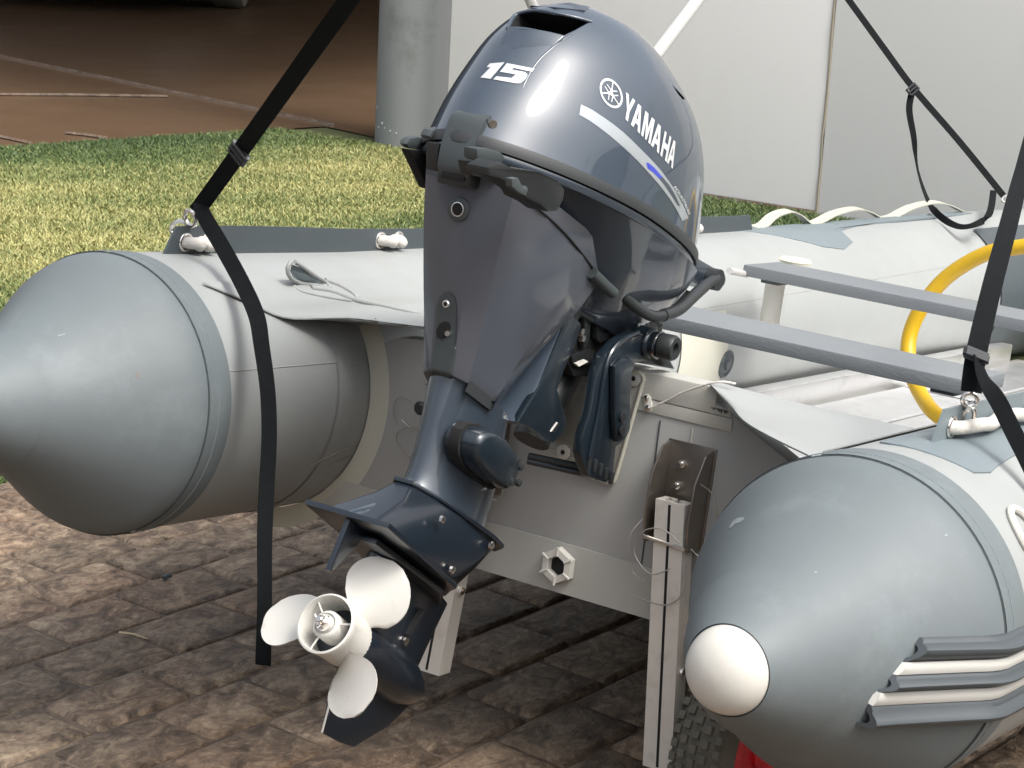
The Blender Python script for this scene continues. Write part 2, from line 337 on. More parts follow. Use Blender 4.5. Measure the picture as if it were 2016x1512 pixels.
for n, (h, _, x, y) in enumerate(slots):
    mw = Matrix.Translation((x, y, random.uniform(-.0012, .0010))) @ Matrix.Rotation(a6 + random.uniform(-.010, .010), 4, 'Z') @ Matrix.Rotation(random.uniform(-.005, .005), 4, 'X') @ Matrix.Rotation(random.uniform(-.004, .004), 4, 'Y')
    if h == 0 and n < 290:
        o = bpy.data.objects.new('paver', pm[n * 7 % 9]); COL.objects.link(o); o.parent = paving; o.matrix_world = mw
    elif x > -2.9: extra.append(xf(paver_geo(n), mw))
obj('paver_field', add(*extra), M_PAVER, paving, smooth=70, kind='stuff')
# strays on the pavers
def fleck(name, px, py, px2, py2, w, m, label, cat):
    a, b = atw(px, py, .006), atw(px2, py2, .007)
    return tag(obj(name, tube([a, (a + b) / 2 + Vector((0, 0, .003)), b], [w, w * .8, w * .4], 6), m), label, cat)
fleck('dry_straw', 235, 1245, 292, 1258, .0022, M_STRAW, 'short pale dried straw lying across a paver joint', 'straw')
fleck('dead_leaf', 322, 1139, 338, 1134, .006, M_CHAR, 'small dark dead leaf curled on a pale paver', 'leaf')

# grass blades: nobody could count them
def inside(P, poly):
    x, y = P[:, 0], P[:, 1]; c = np.zeros(len(P), bool); n = len(poly)
    for i in range(n):
        (x0, y0), (x1, y1) = poly[i], poly[i - 1]
        t = ((y0 > y) != (y1 > y)) & (x < (x1 - x0) * (y - y0) / (y1 - y0 + 1e-12) + x0); c ^= t
    return c
N = 1700000
P = np.c_[rng.uniform(-2.2, 4.72, N), rng.uniform(-1, 6.2, N)]; P = P[inside(P, lawn_poly)]
Q = (np.c_[P, np.zeros(len(P))] - CAM_P) @ CAM_R.T; px = Q[:, 0] / Q[:, 2] * FPX + 1008; py = Q[:, 1] / Q[:, 2] * FPX + 756
k = (px > -260) & (px < 2150) & (py > 200) & (py < 1100) & ~((px > 900) & (py > 560)); P = P[k]
N = len(P); ang = rng.uniform(0, 2 * PI, N); h = rng.uniform(.010, .024, N); lean = rng.uniform(.3, 1.2, N) * h; wd = rng.uniform(.0013, .0028, N); a2 = rng.uniform(0, 2 * PI, N)
base = np.c_[P, np.full(N, -.012)]; sx = np.c_[np.cos(ang), np.sin(ang), np.zeros(N)] * wd[:, None]; ln = np.c_[np.cos(a2), np.sin(a2)] * lean[:, None]
mid = base + np.c_[ln * .35, h * .62]; tip = base + np.c_[ln, h]
V = np.empty((N, 5, 3)); V[:, 0] = base - sx; V[:, 1] = base + sx; V[:, 2] = mid + sx * .8; V[:, 3] = mid - sx * .8; V[:, 4] = tip
me = bpy.data.meshes.new('grass'); me.vertices.add(N * 5); me.vertices.foreach_set('co', V.ravel())
b5 = np.arange(N) * 5; loops = np.c_[b5, b5 + 1, b5 + 2, b5 + 3, b5 + 3, b5 + 2, b5 + 4].ravel()
me.loops.add(N * 7); me.loops.foreach_set('vertex_index', loops); me.polygons.add(N * 2)
me.polygons.foreach_set('loop_start', np.c_[np.arange(N) * 7, np.arange(N) * 7 + 4].ravel()); me.polygons.foreach_set('loop_total', np.tile([4, 3], N))
me.update(calc_edges=True); me.validate()
# sunlit middle of the lawn painted yellow, shaded far edge and wall side green
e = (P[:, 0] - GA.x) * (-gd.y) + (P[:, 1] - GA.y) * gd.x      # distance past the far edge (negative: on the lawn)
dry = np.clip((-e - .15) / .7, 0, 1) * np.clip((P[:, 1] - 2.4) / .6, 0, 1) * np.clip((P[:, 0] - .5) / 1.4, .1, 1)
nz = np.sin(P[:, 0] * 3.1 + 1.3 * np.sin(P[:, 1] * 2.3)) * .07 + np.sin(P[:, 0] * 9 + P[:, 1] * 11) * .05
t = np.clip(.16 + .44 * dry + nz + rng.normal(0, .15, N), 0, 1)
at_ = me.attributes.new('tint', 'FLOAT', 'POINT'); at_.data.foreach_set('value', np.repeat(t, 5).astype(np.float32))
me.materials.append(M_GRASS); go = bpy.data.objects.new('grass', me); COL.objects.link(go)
tag(go, 'short dense lawn grass, its sunlit middle coloured yellowish', 'grass', kind='stuff')

# white panelled wall across the bow, on a small plinth
wall = empty('garden_wall', Matrix.Translation((4.72, 1.84, 0)), 'tall off white panelled garden wall behind the boat', 'wall')
js = [-7.0, -4.1, -1.15, 1.84, 3.55]
for i in range(len(js) - 1):
    obj('panel', box(0, .09, js[i] + .004 - 1.84, js[i + 1] - .004 - 1.84, -.03 if i < 3 else .004, 2.6), M_WALL, wall, bevel=.006)
for y in js[1:4]:
    P_ = [(-.001 + random.uniform(-.001, .001), y - 1.84 + random.uniform(-.003, .003), -.02 + 2.6 * i / 26) for i in range(27)]
    obj('joint', tube(P_, [.0035 + random.uniform(0, .004) for _ in P_], 6), M_WALLST, wall)
for z, dy in ((1.985, -.20), (1.955, -.17)):
    obj('crack', tube([(-.001, .0, z + .01), (-.001, dy * .5, z + .004), (-.001, dy, z - .012)], .0018, 5), M_WALLST, wall)
# round pillar that carries the carport
pl = atw(820, 291); c = pl + Vector((pl.x - CAM_P[0], pl.y - CAM_P[1], 0)).normalized() * .182
pillar = empty('round_pillar', Matrix.Translation(c), 'round grey pillar with pale splashes at the end of the wall', 'pillar')
obj('shaft', lathe([(-.02, .182), (2.6, .182)], (0, 0, 0), (0, 0, 1), 48), M_PILLAR, pillar)
for px, py, r in ((742, 211, .007), (752, 243, .007), (745, 250, .005), (768, 258, .004), (780, 262, .004), (757, 252, .004)):
    d = BW.to_3x3() @ rayb(px, py); o_ = Vector(CAM_P) - c; A = d.x ** 2 + d.y ** 2; B_ = o_.x * d.x + o_.y * d.y; C_ = o_.x ** 2 + o_.y ** 2 - .1825 ** 2; D_ = B_ * B_ - A * C_
    if D_ > 0:
        t_ = (-B_ - D_ ** .5) / A; q = o_ + d * t_; nn = Vector((q.x, q.y, 0)).normalized()
        obj('splash', lathe([(0, r), (.0012, r * .6)], q, nn, 9), M_SPLAT, pillar)
roof = empty('carport_roof', Matrix.Translation((9, 8.5, 2.6)), 'flat brown carport roof over the driveway', 'roof')
obj('deck', box(-4.45, 7, -4.9, 9, 0, .12), M_ROOF, roof)
for i in range(5): obj('beam', box(-4.4 + i * 2.6, -4.3 + i * 2.6, -4.8, 9, -.16, -.001), M_ROOF, roof)
bk = empty('garage_wall', Matrix.Translation((14, 10, 0)), 'dark wall at the back of the carport', 'wall')
obj('panel', box(1, 1.2, -7, 8, -.03, 2.6), M_ROOF, bk); obj('panel', box(-14, 1, 7, 7.2, -.03, 2.6), M_ROOF, bk)
# parked car: only its underside and tyres hang into the picture
tp = atw(441, 21)
car = empty('parked_car', Matrix.Translation((tp.x, tp.y, 0)) @ Matrix.Rotation(math.radians(32), 4, 'Z'), 'black car parked under the carport, only tyres and sill showing', 'car')
def tyre(x, y):
    o = obj('tyre', lathe([(0, .26), (.02, .325), (.05, .34), (.19, .34), (.22, .325), (.24, .26)], (x, y - .12, .33), (0, 1, 0), 40), M_TYRE, car)
    obj('rim', lathe([(-.004, .255), (-.006, .10), (-.02, .03)], (x, y - .12, .33), (0, 1, 0), 24), M_ALU, o)
    return o
for x, y in ((0, 0), (0, 1.55), (2.6, 0), (2.6, 1.55)): tyre(x + .3, y)
prof = [(-.62, .30), (-.60, .62), (-.1, .84), (.35, .92), (.9, 1.38), (2.3, 1.42), (3.2, .98), (3.55, .86), (3.6, .34), (3.3, .2), (-.45, .2)]
obj('body', prism([(x, z) for x, z in prof], 1, -.14, 1.69), M_CAR, car, bevel=.04)
obj('window', prism([(.5, .95), (.95, 1.33), (2.2, 1.36), (2.9, 1.0)], 1, -.146, -.141), M_VOID, car)
obj('bumper', box(-.68, -.55, -.1, 1.65, .22, .5), M_CAR, car, bevel=.03)
for y in (.1, 1.3): obj('headlight', box(-.66, -.6, y, y + .25, .58, .7), M_CHROME, car, bevel=.01)

# unseen brick front and shrub row behind camera, added for paint reflections
M_BRICK = mat('rendered_brick', (.23, .17, .13), .8, var=.2, scale=9)
M_PANE = mat('dark_glass', (.02, .025, .03), .08, var=0, bump=0)
hs_ = empty('house', Matrix.Translation((-9.5, -2, 0)) @ Matrix.Rotation(math.radians(24), 4, 'Z'), 'low brown brick front with white window frames, unseen, added for reflections', 'house')
obj('wall', add(box(-.3, 0, -8, 8, -.03, .95), box(-.3, 0, -8, 8, 2.15, 2.9), *[box(-.3, 0, y0, y1, .95, 2.15) for y0, y1 in ((-8, -6.2), (-4.4, -2.6), (-.8, 1.2), (3.2, 5), (6.8, 8))]), M_BRICK, hs_)
for y0 in (-6.2, -2.6, 1.2, 5.0):
    wd_ = 1.8 if y0 != 1.2 else 2.0
    fr_ = obj('window', add(box(-.16, -.10, y0, y0 + .07, .95, 2.15), box(-.16, -.10, y0 + wd_ - .07, y0 + wd_, .95, 2.15), box(-.16, -.10, y0, y0 + wd_, .95, 1.02), box(-.16, -.10, y0, y0 + wd_, 2.08, 2.15), box(-.16, -.10, y0 + wd_ / 2 - .03, y0 + wd_ / 2 + .03, 1.0, 2.1)), M_WHITEP, hs_)
    obj('pane', box(-.14, -.12, y0 + .02, y0 + wd_ - .02, 1, 2.1), M_PANE, fr_)
obj('roof', prism([(-3.5, 4.0), (.7, 2.75), (.7, 2.9), (-3.5, 4.25)], 1, -8.6, 8.6), M_ROOF, hs_)
M_LEAF = mat('hedge_leaf', (.045, .075, .022), .6, var=.5, scale=3)
hg = empty('hedge', Matrix.Translation((0, -8.5, 0)), 'tall dark green shrub row to starboard, unseen, added for reflections', 'hedge')
hv, hf = [], []
for k in range(9000):
    x_, y_, z_ = random.uniform(-7, 8), random.uniform(-.45, .45), random.uniform(0, 2.7 + .25 * math.sin(k * .01)); a_, b_ = random.uniform(0, 6.3), random.uniform(-1, 1); q_ = random.uniform(.04, .08)
    u_ = Vector((math.cos(a_), math.sin(a_), b_ * .5)).normalized() * q_; v_ = u_.cross(Vector((b_, .3, 1))).normalized() * q_ * .6; c_ = Vector((x_, y_, z_)); n_ = len(hv)
    hv += [c_ - u_, c_ + v_, c_ + u_, c_ - v_]; hf.append((n_, n_ + 1, n_ + 2, n_ + 3))
tag(obj('foliage', (hv, hf), M_LEAF, hg, smooth=None), kind='stuff'); obj('stem', box(-7, 8, -.12, .12, -.03, 2.4), M_LEAF, hg)

# ------------------------------------------------------------------ THE BOAT (boat frame: x to the bow, y to port, z up)
boat = empty('inflatable_boat', BW, 'light grey inflatable boat with blue grey cone ends, stern towards the camera', 'boat')
PORT = dict(Y=.617, Z=.007, ay=.006, az=-.024, R=.212, s=1); STAR = dict(Y=-.634, Z=-.004, ay=-.032, az=.009, R=.208, s=-1)
CONE = [(0, 1), (.008, .995), (.028, .965), (.056, .890), (.094, .79), (.131, .692), (.169, .597), (.206, .502), (.243, .41), (.272, .325), (.300, .24)]
CONE_P = [(0, 1), (.008, .995), (.028, .962), (.056, .880), (.094, .755), (.131, .640), (.169, .535), (.206, .445), (.243, .365), (.272, .30), (.300, .24)]
XS = -.583
def axis(T, X):
    if X <= 0: return Vector((X, T['Y'] + T['ay'] * X, T['Z'] + T['az'] * X))
    tab = [(0, T['Y'], T['Z']), (1.2, T['s'] * .637, .004), (2.5, T['s'] * .632, .018), (3.1, T['s'] * .56, .045), (3.5, T['s'] * .38, .075), (3.72, T['s'] * .15, .09), (3.76, 0, .092)]
    y, z = catmull(tab, min(X, 3.76)); return Vector((X, y, z))
def rad(T, X):
    if X >= XS: return T['R']
    return T['R'] * catmull(CONE if T['s'] < 0 else CONE_P, XS - X)[0]
def onT(T, X, ang, off=0):       # ang: 0 top, + towards the inboard side, degrees
    p = axis(T, X); d = (axis(T, X + .01) - axis(T, X - .01)).normalized(); up = Vector((0, 0, 1)); up = (up - d * up.dot(d)).normalized(); sd_ = d.cross(up) * T['s']
    a = math.radians(ang); return p + (up * math.cos(a) + sd_ * math.sin(a)) * (rad(T, X) + off)
def band(T, x0, x1, off, n=64, nx=8, a0=-180, a1=180):
    rings = [[onT(T, x0 + (x1 - x0) * i / nx, a0 + (a1 - a0) * k / n, off) for k in range(n + (a1 - a0 < 360))] for i in range(nx + 1)]
    return loft(rings, False, False, closed=(a1 - a0 == 360))
for T, nm in ((PORT, 'port'), (STAR, 'starboard')):
    xs = [XS + .03 + i * .06 for i in range(12)] + [.2 + i * .15 for i in range(16)] + [2.7 + .1 * i for i in range(8)]
    obj('tube', loft([[onT(T, x, 360 * k / 96) for k in range(96)] for x in xs], False, True), M_PVC, boat, smooth=60)
    b1 = -.533 if T is PORT else -.517
    cone = obj('tail_cone', add(band(T, XS - .300, XS, 0, 96, 40), band(T, XS, b1, .0024, 96, 3), band(T, b1 - .0001, b1, .0012, 96, 1)), M_CONE, boat, smooth=60)
    obj('seam', tube([onT(T, XS, 5 * k, .0006) for k in range(72)], .0011, 6, closed=True), M_CHAR, cone)
    obj('seam', tube([onT(T, XS + .022, 5 * k, .0026) for k in range(72)], .0008, 6, closed=True), M_PATCH, cone)
    # ring of overlapped fabric round the narrow end, then the white cap
    obj('collar', add(band(T, XS - .299, XS - .215, .0024, 64, 5), band(T, XS - .215, XS - .2149, .0012, 64, 1)), M_CONE, cone, smooth=60)
    o0 = axis(T, XS - .290); dd = (axis(T, -.9) - axis(T, -.8)).normalized(); r0 = .052
    capp = [(-.004, r0 - .001), (0, r0), (.004, r0 - .0005)] + [(.004 + .043 * math.sin(a), (r0 - .0005) * math.cos(a)) for a in (PI / 2 * i / 12 for i in range(1, 12))] + [(.047, .002), (.047, .0005)]
    obj('end_cap', lathe(capp, o0, dd, 64), M_WHITEP, cone, smooth=50)
    # rub strakes: three grey ribs with two white stripes let in between
    rib = [(0, .000), (.07, .007), (.16, .016), (.27, .019), (.36, .012), (.40, .004)]
    strake = None
    segs = [(-73, -83.2, 'g', .017), (-83.2, -88.2, 'w', .006), (-88.2, -95.6, 'g', .015), (-95.6, -101.2, 'w', .006), (-101.2, -112.5, 'g', .018)]
    for a0_, a1_, kd, hgt in segs:
        rings = []
        N_ = 8 if kd == 'g' else 3; XX = [0, .015, .03, .045, .06, .075, .09, .105, .12, .135, .15, .165, .18, .2, .23, .3, .45, .7, 1.1, 1.6, 2.1, 2.6, 2.9, 3.2, 3.5]
        for x in XX:
            ring = []
            for q in range(N_ + 1):
                u = q / N_; a_ = a0_ + (a1_ - a0_) * u
                X = -.700 - .055 * min(1, (-a_ - 73) / 25) + x
                an = -90 + (a_ + 90) * .75 * T['R'] / rad(T, X)
                hh = .003 + hgt * (0, .28, .36, .8, 1, .97, .75, .35, 0)[q] if kd == 'g' else hgt + (.002 if q in (1, 2) else 0)
                ring.append(onT(T, X, an, hh))
            back = [p.lerp(axis(T, max(p.x, XS - .29)), .07) for p in ring[::-1]]
            rings.append(ring + back)
        o = obj('rub_strake', loft(rings), M_STRAKE if kd == 'g' else M_STRAKEW, boat, smooth=40)
    # thin raised seam lines
    obj('seam', tube([onT(T, -.53 + i * .03, 70, .0002) for i in range(10)], .0010, 5), M_TRANS, boat)
    obj('fabric_tape', band(T, -.262, -.222, .0016, 40, 2, 52, 178), M_PVC, boat)
    obj('seam', tube([onT(T, -.30 + i * .2, 70 - i * 1, .0002) for i in range(15)], .0010, 5), M_TRANS, boat)
    # mooring fin along the ridge with eyelets and rope
    x0, x1 = (-.475, 1.66) if T is PORT else (-.40, 1.9)
    fin = loft([[onT(T, x, 0, -.006) + Vector((0, sgn * .0022, 0)) for sgn in (-1, 1)] + [onT(T, x + (.025 if i == 0 else -.03 if i == 30 else 0), 0, .040 - .004 * math.sin(x * 5)) + Vector((0, sgn * .0018, 0)) for sgn in (1, -1)] for i, x in enumerate([x0 + (x1 - x0) * j / 30 for j in range(31)])])
    fo = obj('rope_flange', fin, M_CHAR if T is PORT else M_PATCH, boat, label='dark grey flange on the port ridge' if T is PORT else 'pale blue grey flange on the starboard ridge')
    ex = [(-.425, -.372), (.110, .165), (.75, .80), (1.3, 1.35)] if T is PORT else [(-.345, -.05), (.5, .55), (1.1, 1.15), (1.7, 1.75)]
    for e0, e1 in ex:
        for e_ in (e0, e1):
            c_ = onT(T, e_, 0, .018)
            obj('eyelet', tube([c_ + Vector((math.cos(a) * .013, -.003, math.sin(a) * .013)) for a in (2 * PI * k / 20 for k in range(20))], .0026, 8, closed=True), M_CHROME, fo)
        p0, p1 = onT(T, e0, 0, .018), onT(T, e1, 0, .018)
        P_ = [p0 + Vector((-.004, .012, 0)), p0 + Vector((.004, -.010, 0))] + [p0.lerp(p1, u) + Vector((0, -.016 - .004 * math.sin(9 * u), .003 * math.sin(14 * u))) for u in (.2, .35, .5, .65, .8)] + [p1 + Vector((-.004, -.010, 0)), p1 + Vector((.004, .012, 0))]
        obj('grab_rope', tube(smoothpath(P_, 5), .0095, 12), M_ROPE, fo)
bp_ = [axis(PORT, 3.15), axis(PORT, 3.35), Vector((3.56, .34, .078)), Vector((3.70, .17, .09)), Vector((3.74, 0, .093))]
obj('bow_tube', tube(smoothpath(bp_ + [Vector((p.x, -p.y, p.z)) for p in bp_[3::-1]], 6), .2112, 64), M_PVC, boat, smooth=60)
# reinforcing patch under the starboard flange
def patch(T, cx, ca, pts, m, name='patch', off=.002, par=boat):
    V_ = [onT(T, cx + sum(p[0] for p in pts) / len(pts), ca + sum(p[1] for p in pts) / len(pts), off + .0015)]
    R1 = [onT(T, cx + x * .5, ca + a * .5, off + .001) for x, a in pts]; R2 = [onT(T, cx + x, ca + a, off) for x, a in pts]; R3 = [onT(T, cx + x * 1.01, ca + a * 1.01, -.003) for x, a in pts]
    n = len(pts); V_ += R1 + R2 + R3; F_ = [(0, 1 + i, 1 + (i + 1) % n) for i in range(n)]
    for b in (1, 1 + n): F_ += [(b + i, b + (i + 1) % n, b + n + (i + 1) % n, b + n + i) for i in range(n)]
    return obj(name, (V_, F_), m, par, smooth=50)
patch(STAR, -.30, 0, [(-.155, 4), (-.15, 10), (-.135, 15), (-.1, 17), (0, 16), (.2, 15), (.5, 15), (.5, -14), (.1, -18), (0, -20), (-.06, -22), (-.1, -24), (-.14, -22), (-.15, -14), (-.157, -5)], M_PATCH)
patch(PORT, 1.86, 8, [(-.30, -14), (-.22, 0), (-.12, 12), (-.02, 22), (.08, 26), (.17, 20), (.2, 6), (.4, -2), (1.1, -6), (1.1, -16), (0, -18)], M_PATCH)
badge = [onT(STAR, -.455 + .02 * math.cos(a) * 1.0, -50 + 7 * math.sin(a), .003) for a in (2 * PI * k / 24 for k in range(24))]
obj('valve', tube([onT(STAR, -.445 + .026 * math.cos(a), -50 + 10 * math.sin(a), .004) for a in (2 * PI * k / 28 for k in range(28))], .005, 8, closed=True), M_WHITEP, boat)
# filler valve on the inboard side of the port tube
vc = onT(PORT, 1.165, 97, .0); vd = (vc - axis(PORT, 1.165)).normalized(); vu, vw = frame(vd)
vv = obj('valve', tube([vc + vd * .003 + (vu * math.cos(a) + vw * math.sin(a)) * .026 for a in (2 * PI * k / 28 for k in range(28))], .005, 8, closed=True), M_STRAKE, boat)
obj('valve_cap', lathe([(0, .022), (.006, .021), (.007, .012), (.011, .011)], vc, vd, 24), M_STRAKE, vv)
# carry handles of webbing on the port ridge
for x0, x1, hgt in ((1.74, 2.02, .036), (2.06, 2.46, .032), (2.52, 2.95, .034)):
    P_ = [onT(PORT, x0 - .03, -6, .003), onT(PORT, x0 + .02, -6, .006), onT(PORT, x0 + (x1 - x0) * .35, -8, hgt * .75), onT(PORT, x0 + (x1 - x0) * .68, -9, hgt), onT(PORT, x0 + (x1 - x0) * .86, -8, hgt * .72), onT(PORT, x1, -6, .004)]
    obj('carry_handle', ribbon(P_, .030, (.15, 1, .1), .003), M_PVCD, boat)
# bow lifting eye
ec = onT(PORT, 3.38, 6, .0); eo = obj('lifting_eye', lathe([(0, .06), (.008, .055), (.014, .03), (.03, .028), (.04, .02)], ec, (0, 0, 1), 28), M_PATCH, boat)
obj('eye_ring', tube([ec + Vector((.018 * math.cos(a), 0, .052 + .018 * math.sin(a))) for a in (2 * PI * k / 20 for k in range(20))], .004, 8, closed=True), M_CHROME, eo)

# transom: board with a pale trim along its top, a lighter band along its foot
XT = -.17
tr = obj('transom', prism([(-.46, -.195), (.46, -.195), (.45, .09), (.36, .132), (.205, .146), (-.205, .146), (-.34, .082), (-.44, .0)], 0, XT, XT + .042), M_TRANS, boat, bevel=.003)
obj('trim', add(box(XT - .004, XT + .046, -.205, .22, .128, .168)), M_TRIM, tr, bevel=.004)
obj('trim', box(XT - .0025, XT + .001, -.235, .25, .108, .1275), M_TRIM, tr, bevel=.001)
pb = [(-.47, -.200), (.47, -.200), (.47, -.122), (-.47, -.122)]
obj('band', prism(pb, 0, XT - .0025, XT + .02), M_TRANSB, tr)
for T in (PORT, STAR):                                # glued collar where the transom meets each tube
    c_ = axis(T, XT); rings = [[Vector((XT - .004 * (1 - j / 3), c_.y + math.cos(a) * (T['R'] + .002 + .034 * j / 3), c_.z + math.sin(a) * (T['R'] + .002 + .034 * j / 3))) for j in range(4)] for a in ((math.radians(36 - 118 * k / 60)) if T is STAR else math.radians(145 + 118 * k / 60) for k in range(61))]
    obj('collar', loft(rings, False, False, closed=False), M_PVCD, tr)
for y in (-.118, -.172): obj('seam', tube([(XT - .0008, y, .10), (XT - .0008, y - .004, -.12)], .0012, 5), M_PVCD if y < -.15 else M_CHAR, tr)
# drain: eight-sided nut with ribs
dc = at(1101, 1113, 0, XT - .004)
rg = [[Vector((XT - .003, dc.y + .030 * math.cos(a), dc.z + .030 * math.sin(a))), Vector((XT - .014, dc.y + .028 * math.cos(a), dc.z + .028 * math.sin(a))), Vector((XT - .015, dc.y + .017 * math.cos(a), dc.z + .017 * math.sin(a))), Vector((XT - .002, dc.y + .015 * math.cos(a), dc.z + .015 * math.sin(a)))] for a in (2 * PI * k / 6 + .5 for k in range(7))]
dr = obj('drain_socket', loft(rg, False, False, closed=False), M_WHITEP, tr, smooth=20)
for k in range(6):
    a = 2 * PI * k / 6 + .5; obj('rib', tube([(XT - .0145, dc.y + .016 * math.cos(a), dc.z + .016 * math.sin(a)), (XT - .0145, dc.y + .030 * math.cos(a), dc.z + .030 * math.sin(a))], .0022, 6), M_WHITEP, dr)
obj('drain_hole', lathe([(0, .0155), (.0016, .0155)], (XT - .0045, dc.y, dc.z), (1, 0, 0), 24), M_VOID, dr)
# small printed plate, link plates, cord
q = [at(x, y, 0, XT - .003) for x, y in ((1391, 793), (1436, 806), (1440, 822), (1392, 812))]
lb = obj('maker_plate', ([*q, *[p + Vector((.002, 0, 0)) for p in q]], [(0, 1, 2, 3), (7, 6, 5, 4), (0, 4, 5, 1), (1, 5, 6, 2), (2, 6, 7, 3), (3, 7, 4, 0)]), M_TRIM, tr)
for i in range(11):
    u = .2 + i * .07; a_ = q[0].lerp(q[1], u); b_ = q[3].lerp(q[2], u); obj('print_mark', tube([a_.lerp(b_, .25) + Vector((-.0006, 0, 0)), a_.lerp(b_, .35 + .35 * random.random()) + Vector((-.0006, 0, 0))], .0011, 4), M_CHAR, lb)
def linkplate(px, py, px2, py2, w):
    a_, b_ = at(px, py, 0, XT - .005), at(px2, py2, 0, XT - .005); d_ = (b_ - a_).normalized(); s_ = Vector((1, 0, 0)).cross(d_)
    ring = [a_ + (-d_ * math.cos(t) + s_ * math.sin(t)) * w for t in (-PI / 2 + PI * k / 8 for k in range(9))] + [b_ + (d_ * math.cos(t) - s_ * math.sin(t)) * w for t in (-PI / 2 + PI * k / 8 for k in range(9))]
    o = obj('link_plate', loft([[p + Vector((.004, 0, 0)) for p in ring], ring]), M_WHITEP, tr, bevel=.0008)
    for c_ in (a_, b_): obj('bolt', lathe([(0, .0048), (.003, .0045), (.0045, .002)], c_, (-1, 0, 0), 12), M_CHROME, o)
    return o
linkplate(1273, 784, 1276, 803, .0065)
ca_, cb_, cc_ = at(1283, 803, 0, XT - .008), at(1350, 775, 0, XT - .01), at(1412, 752, 0, XT - .008)
obj('cord', tube(smoothpath([ca_, ca_.lerp(cb_, .5) + Vector((0, 0, .002)), cb_ + Vector((0, 0, .004)), cc_, cc_ + Vector((.02, -.02, 0))], 6), .0017, 7), M_ROPE, tr)
# fabric splash flaps bridging the transom and each tube
for T in (PORT, STAR):
    s_ = T['s']; rows = []; nu, nv = 26, 18
    A_ = Vector((XT - .012, s_ * .195, .173)); B_ = Vector((XT + .02, s_ * .19, .172))
    for j in range(nv + 1):
        v_ = j / nv; row = []
        st = A_.lerp(B_, v_); en = onT(T, -.505 + .78 * v_, 30 + 6 * v_, .003)
        if T is PORT: mids = [Vector((-.180, .30, .160)), at(700, 626, 1, .385)]
        else: mids = [at(1440, 800, 1, -.250), at(1482, 840, 1, -.345)]
        X1, X2, X3 = (-.365 + .43 * v_, -.435 + .52 * v_, -.505 + .60 * v_) if T is PORT else (-.345 + .41 * v_, -.415 + .50 * v_, -.485 + .60 * v_)
        T1, T2, T3 = onT(T, X1, 50, .009), onT(T, X2, 41, .0065), onT(T, X3, 30, .0055)
        w_ = max(0, 1 - v_ * 2.2) if T is PORT else max(0, 1 - v_ * 1.8)
        air = [st.lerp(T1, t_) + Vector((0, 0, -.004 * math.sin(PI * t_))) for t_ in (.33, .66)]
        air = [a_.lerp(m_, w_) for a_, m_ in zip(air, mids)]
        cpts = [st] + air + [T1, T2, T3]
        sp = smoothpath(cpts, 7)
        for i in range(nu + 1):
            t_ = i / nu * (len(sp) - 1); a_ = int(min(t_, len(sp) - 2)); p = sp[a_].lerp(sp[a_ + 1], t_ - a_)
            wv = .0035 * math.sin(7 * v_ + 5 * i / nu) * math.sin(PI * v_ ** .7) * math.sin(PI * i / nu)
            row.append(p + Vector((0, 0, wv)))
        rows.append(row)
    under = [[p + Vector((0, 0, -.0022)) for p in r] for r in rows]
    obj('splash_flap', loft([r + u[::-1] for r, u in zip(rows, under)]), M_PVC, boat, smooth=50)
# moulded paddle clip lying on the port flap
bvf = BVHTree.FromObject([o for o in bpy.data.objects if o.name.startswith('splash_flap')][0], bpy.context.evaluated_depsgraph_get())
def onflap(x, y, off):
    h, n, i_, d_ = bvf.ray_cast(CAMB, rayb(x, y))
    if h is None: h, n = at(x, y, 1, .49), Vector((0, -.5, .8))
    return h + (n if n.dot(rayb(x, y)) < 0 else -n) * off
for pts, r, off in ((((572, 516), (566, 530), (572, 548), (592, 558), (622, 562), (648, 568), (640, 556), (618, 542), (596, 526), (580, 516)), .0035, .0005), (((612, 566), (650, 572), (700, 590), (760, 602), (829, 617)), .0052, -.001), (((640, 552), (664, 560), (690, 574), (705, 588)), .0045, .0), (((575, 556), (590, 572), (640, 584), (690, 592)), .0028, -.0005)):
    obj('moulded_clip', tube(smoothpath([onflap(x, y, off) for x, y in pts], 5), r, 10), M_PVC, boat, smooth=60)
decay = [onflap(x, y, .0008) for x, y in ((574, 521), (571, 532), (577, 546), (596, 554), (636, 560), (616, 545), (594, 529))]
obj('clip_plate', loft([[p + Vector((0, 0, -.002)) for p in decay], decay]), M_PATCH, boat)
obj('side_handle', tube(smoothpath([at(586, 466, 1, .70), at(612, 460, 1, .70), at(650, 458, 1, .70), at(690, 461, 1, .70), at(712, 467, 1, .70)], 4), .004, 8), M_WHITEP, boat)
# bottom skin, floor and its boards
bot = [[Vector((x, y, -.20 - .05 * (1 - abs(y) / .47) * min(1, max(0, x + .13) * .9) + .02 * max(0, x - 2))) for y in [-.5 + i * .1 for i in range(11)]] for x in [XT + .01, .3, .9, 1.6, 2.3, 3.0]]
obj('bottom_skin', loft([r + [p + Vector((0, 0, .006)) for p in r[::-1]] for r in bot]), M_FLOOR, boat)
flr = obj('floor', box(XT + .05, 3.1, -.43, .43, -.16, -.15), M_FLOOR, boat)
for i in range(4):
    y0 = -.365 + i * .184
    bd = prism([(y0, -.148), (y0 + .176, -.148), (y0 + .176, -.133), (y0 + .170, -.130), (y0 + .006, -.130), (y0, -.133)], 0, XT + .08, 2.9)
    obj('floor_board', bd, M_ALU, flr, smooth=None)
for x in (.55, 1.28, 2.05): obj('floor_joint', box(x, x + .05, -.40, .40, -.129, -.118), M_ALU, flr, bevel=.003)
obj('floor_stringer', box(-.05, 2.9, .385, .43, -.148, -.085), M_ALU, flr, bevel=.004)
obj('floor_stringer', box(-.05, 2.9, -.43, -.385, -.148, -.085), M_ALU, flr, bevel=.004)
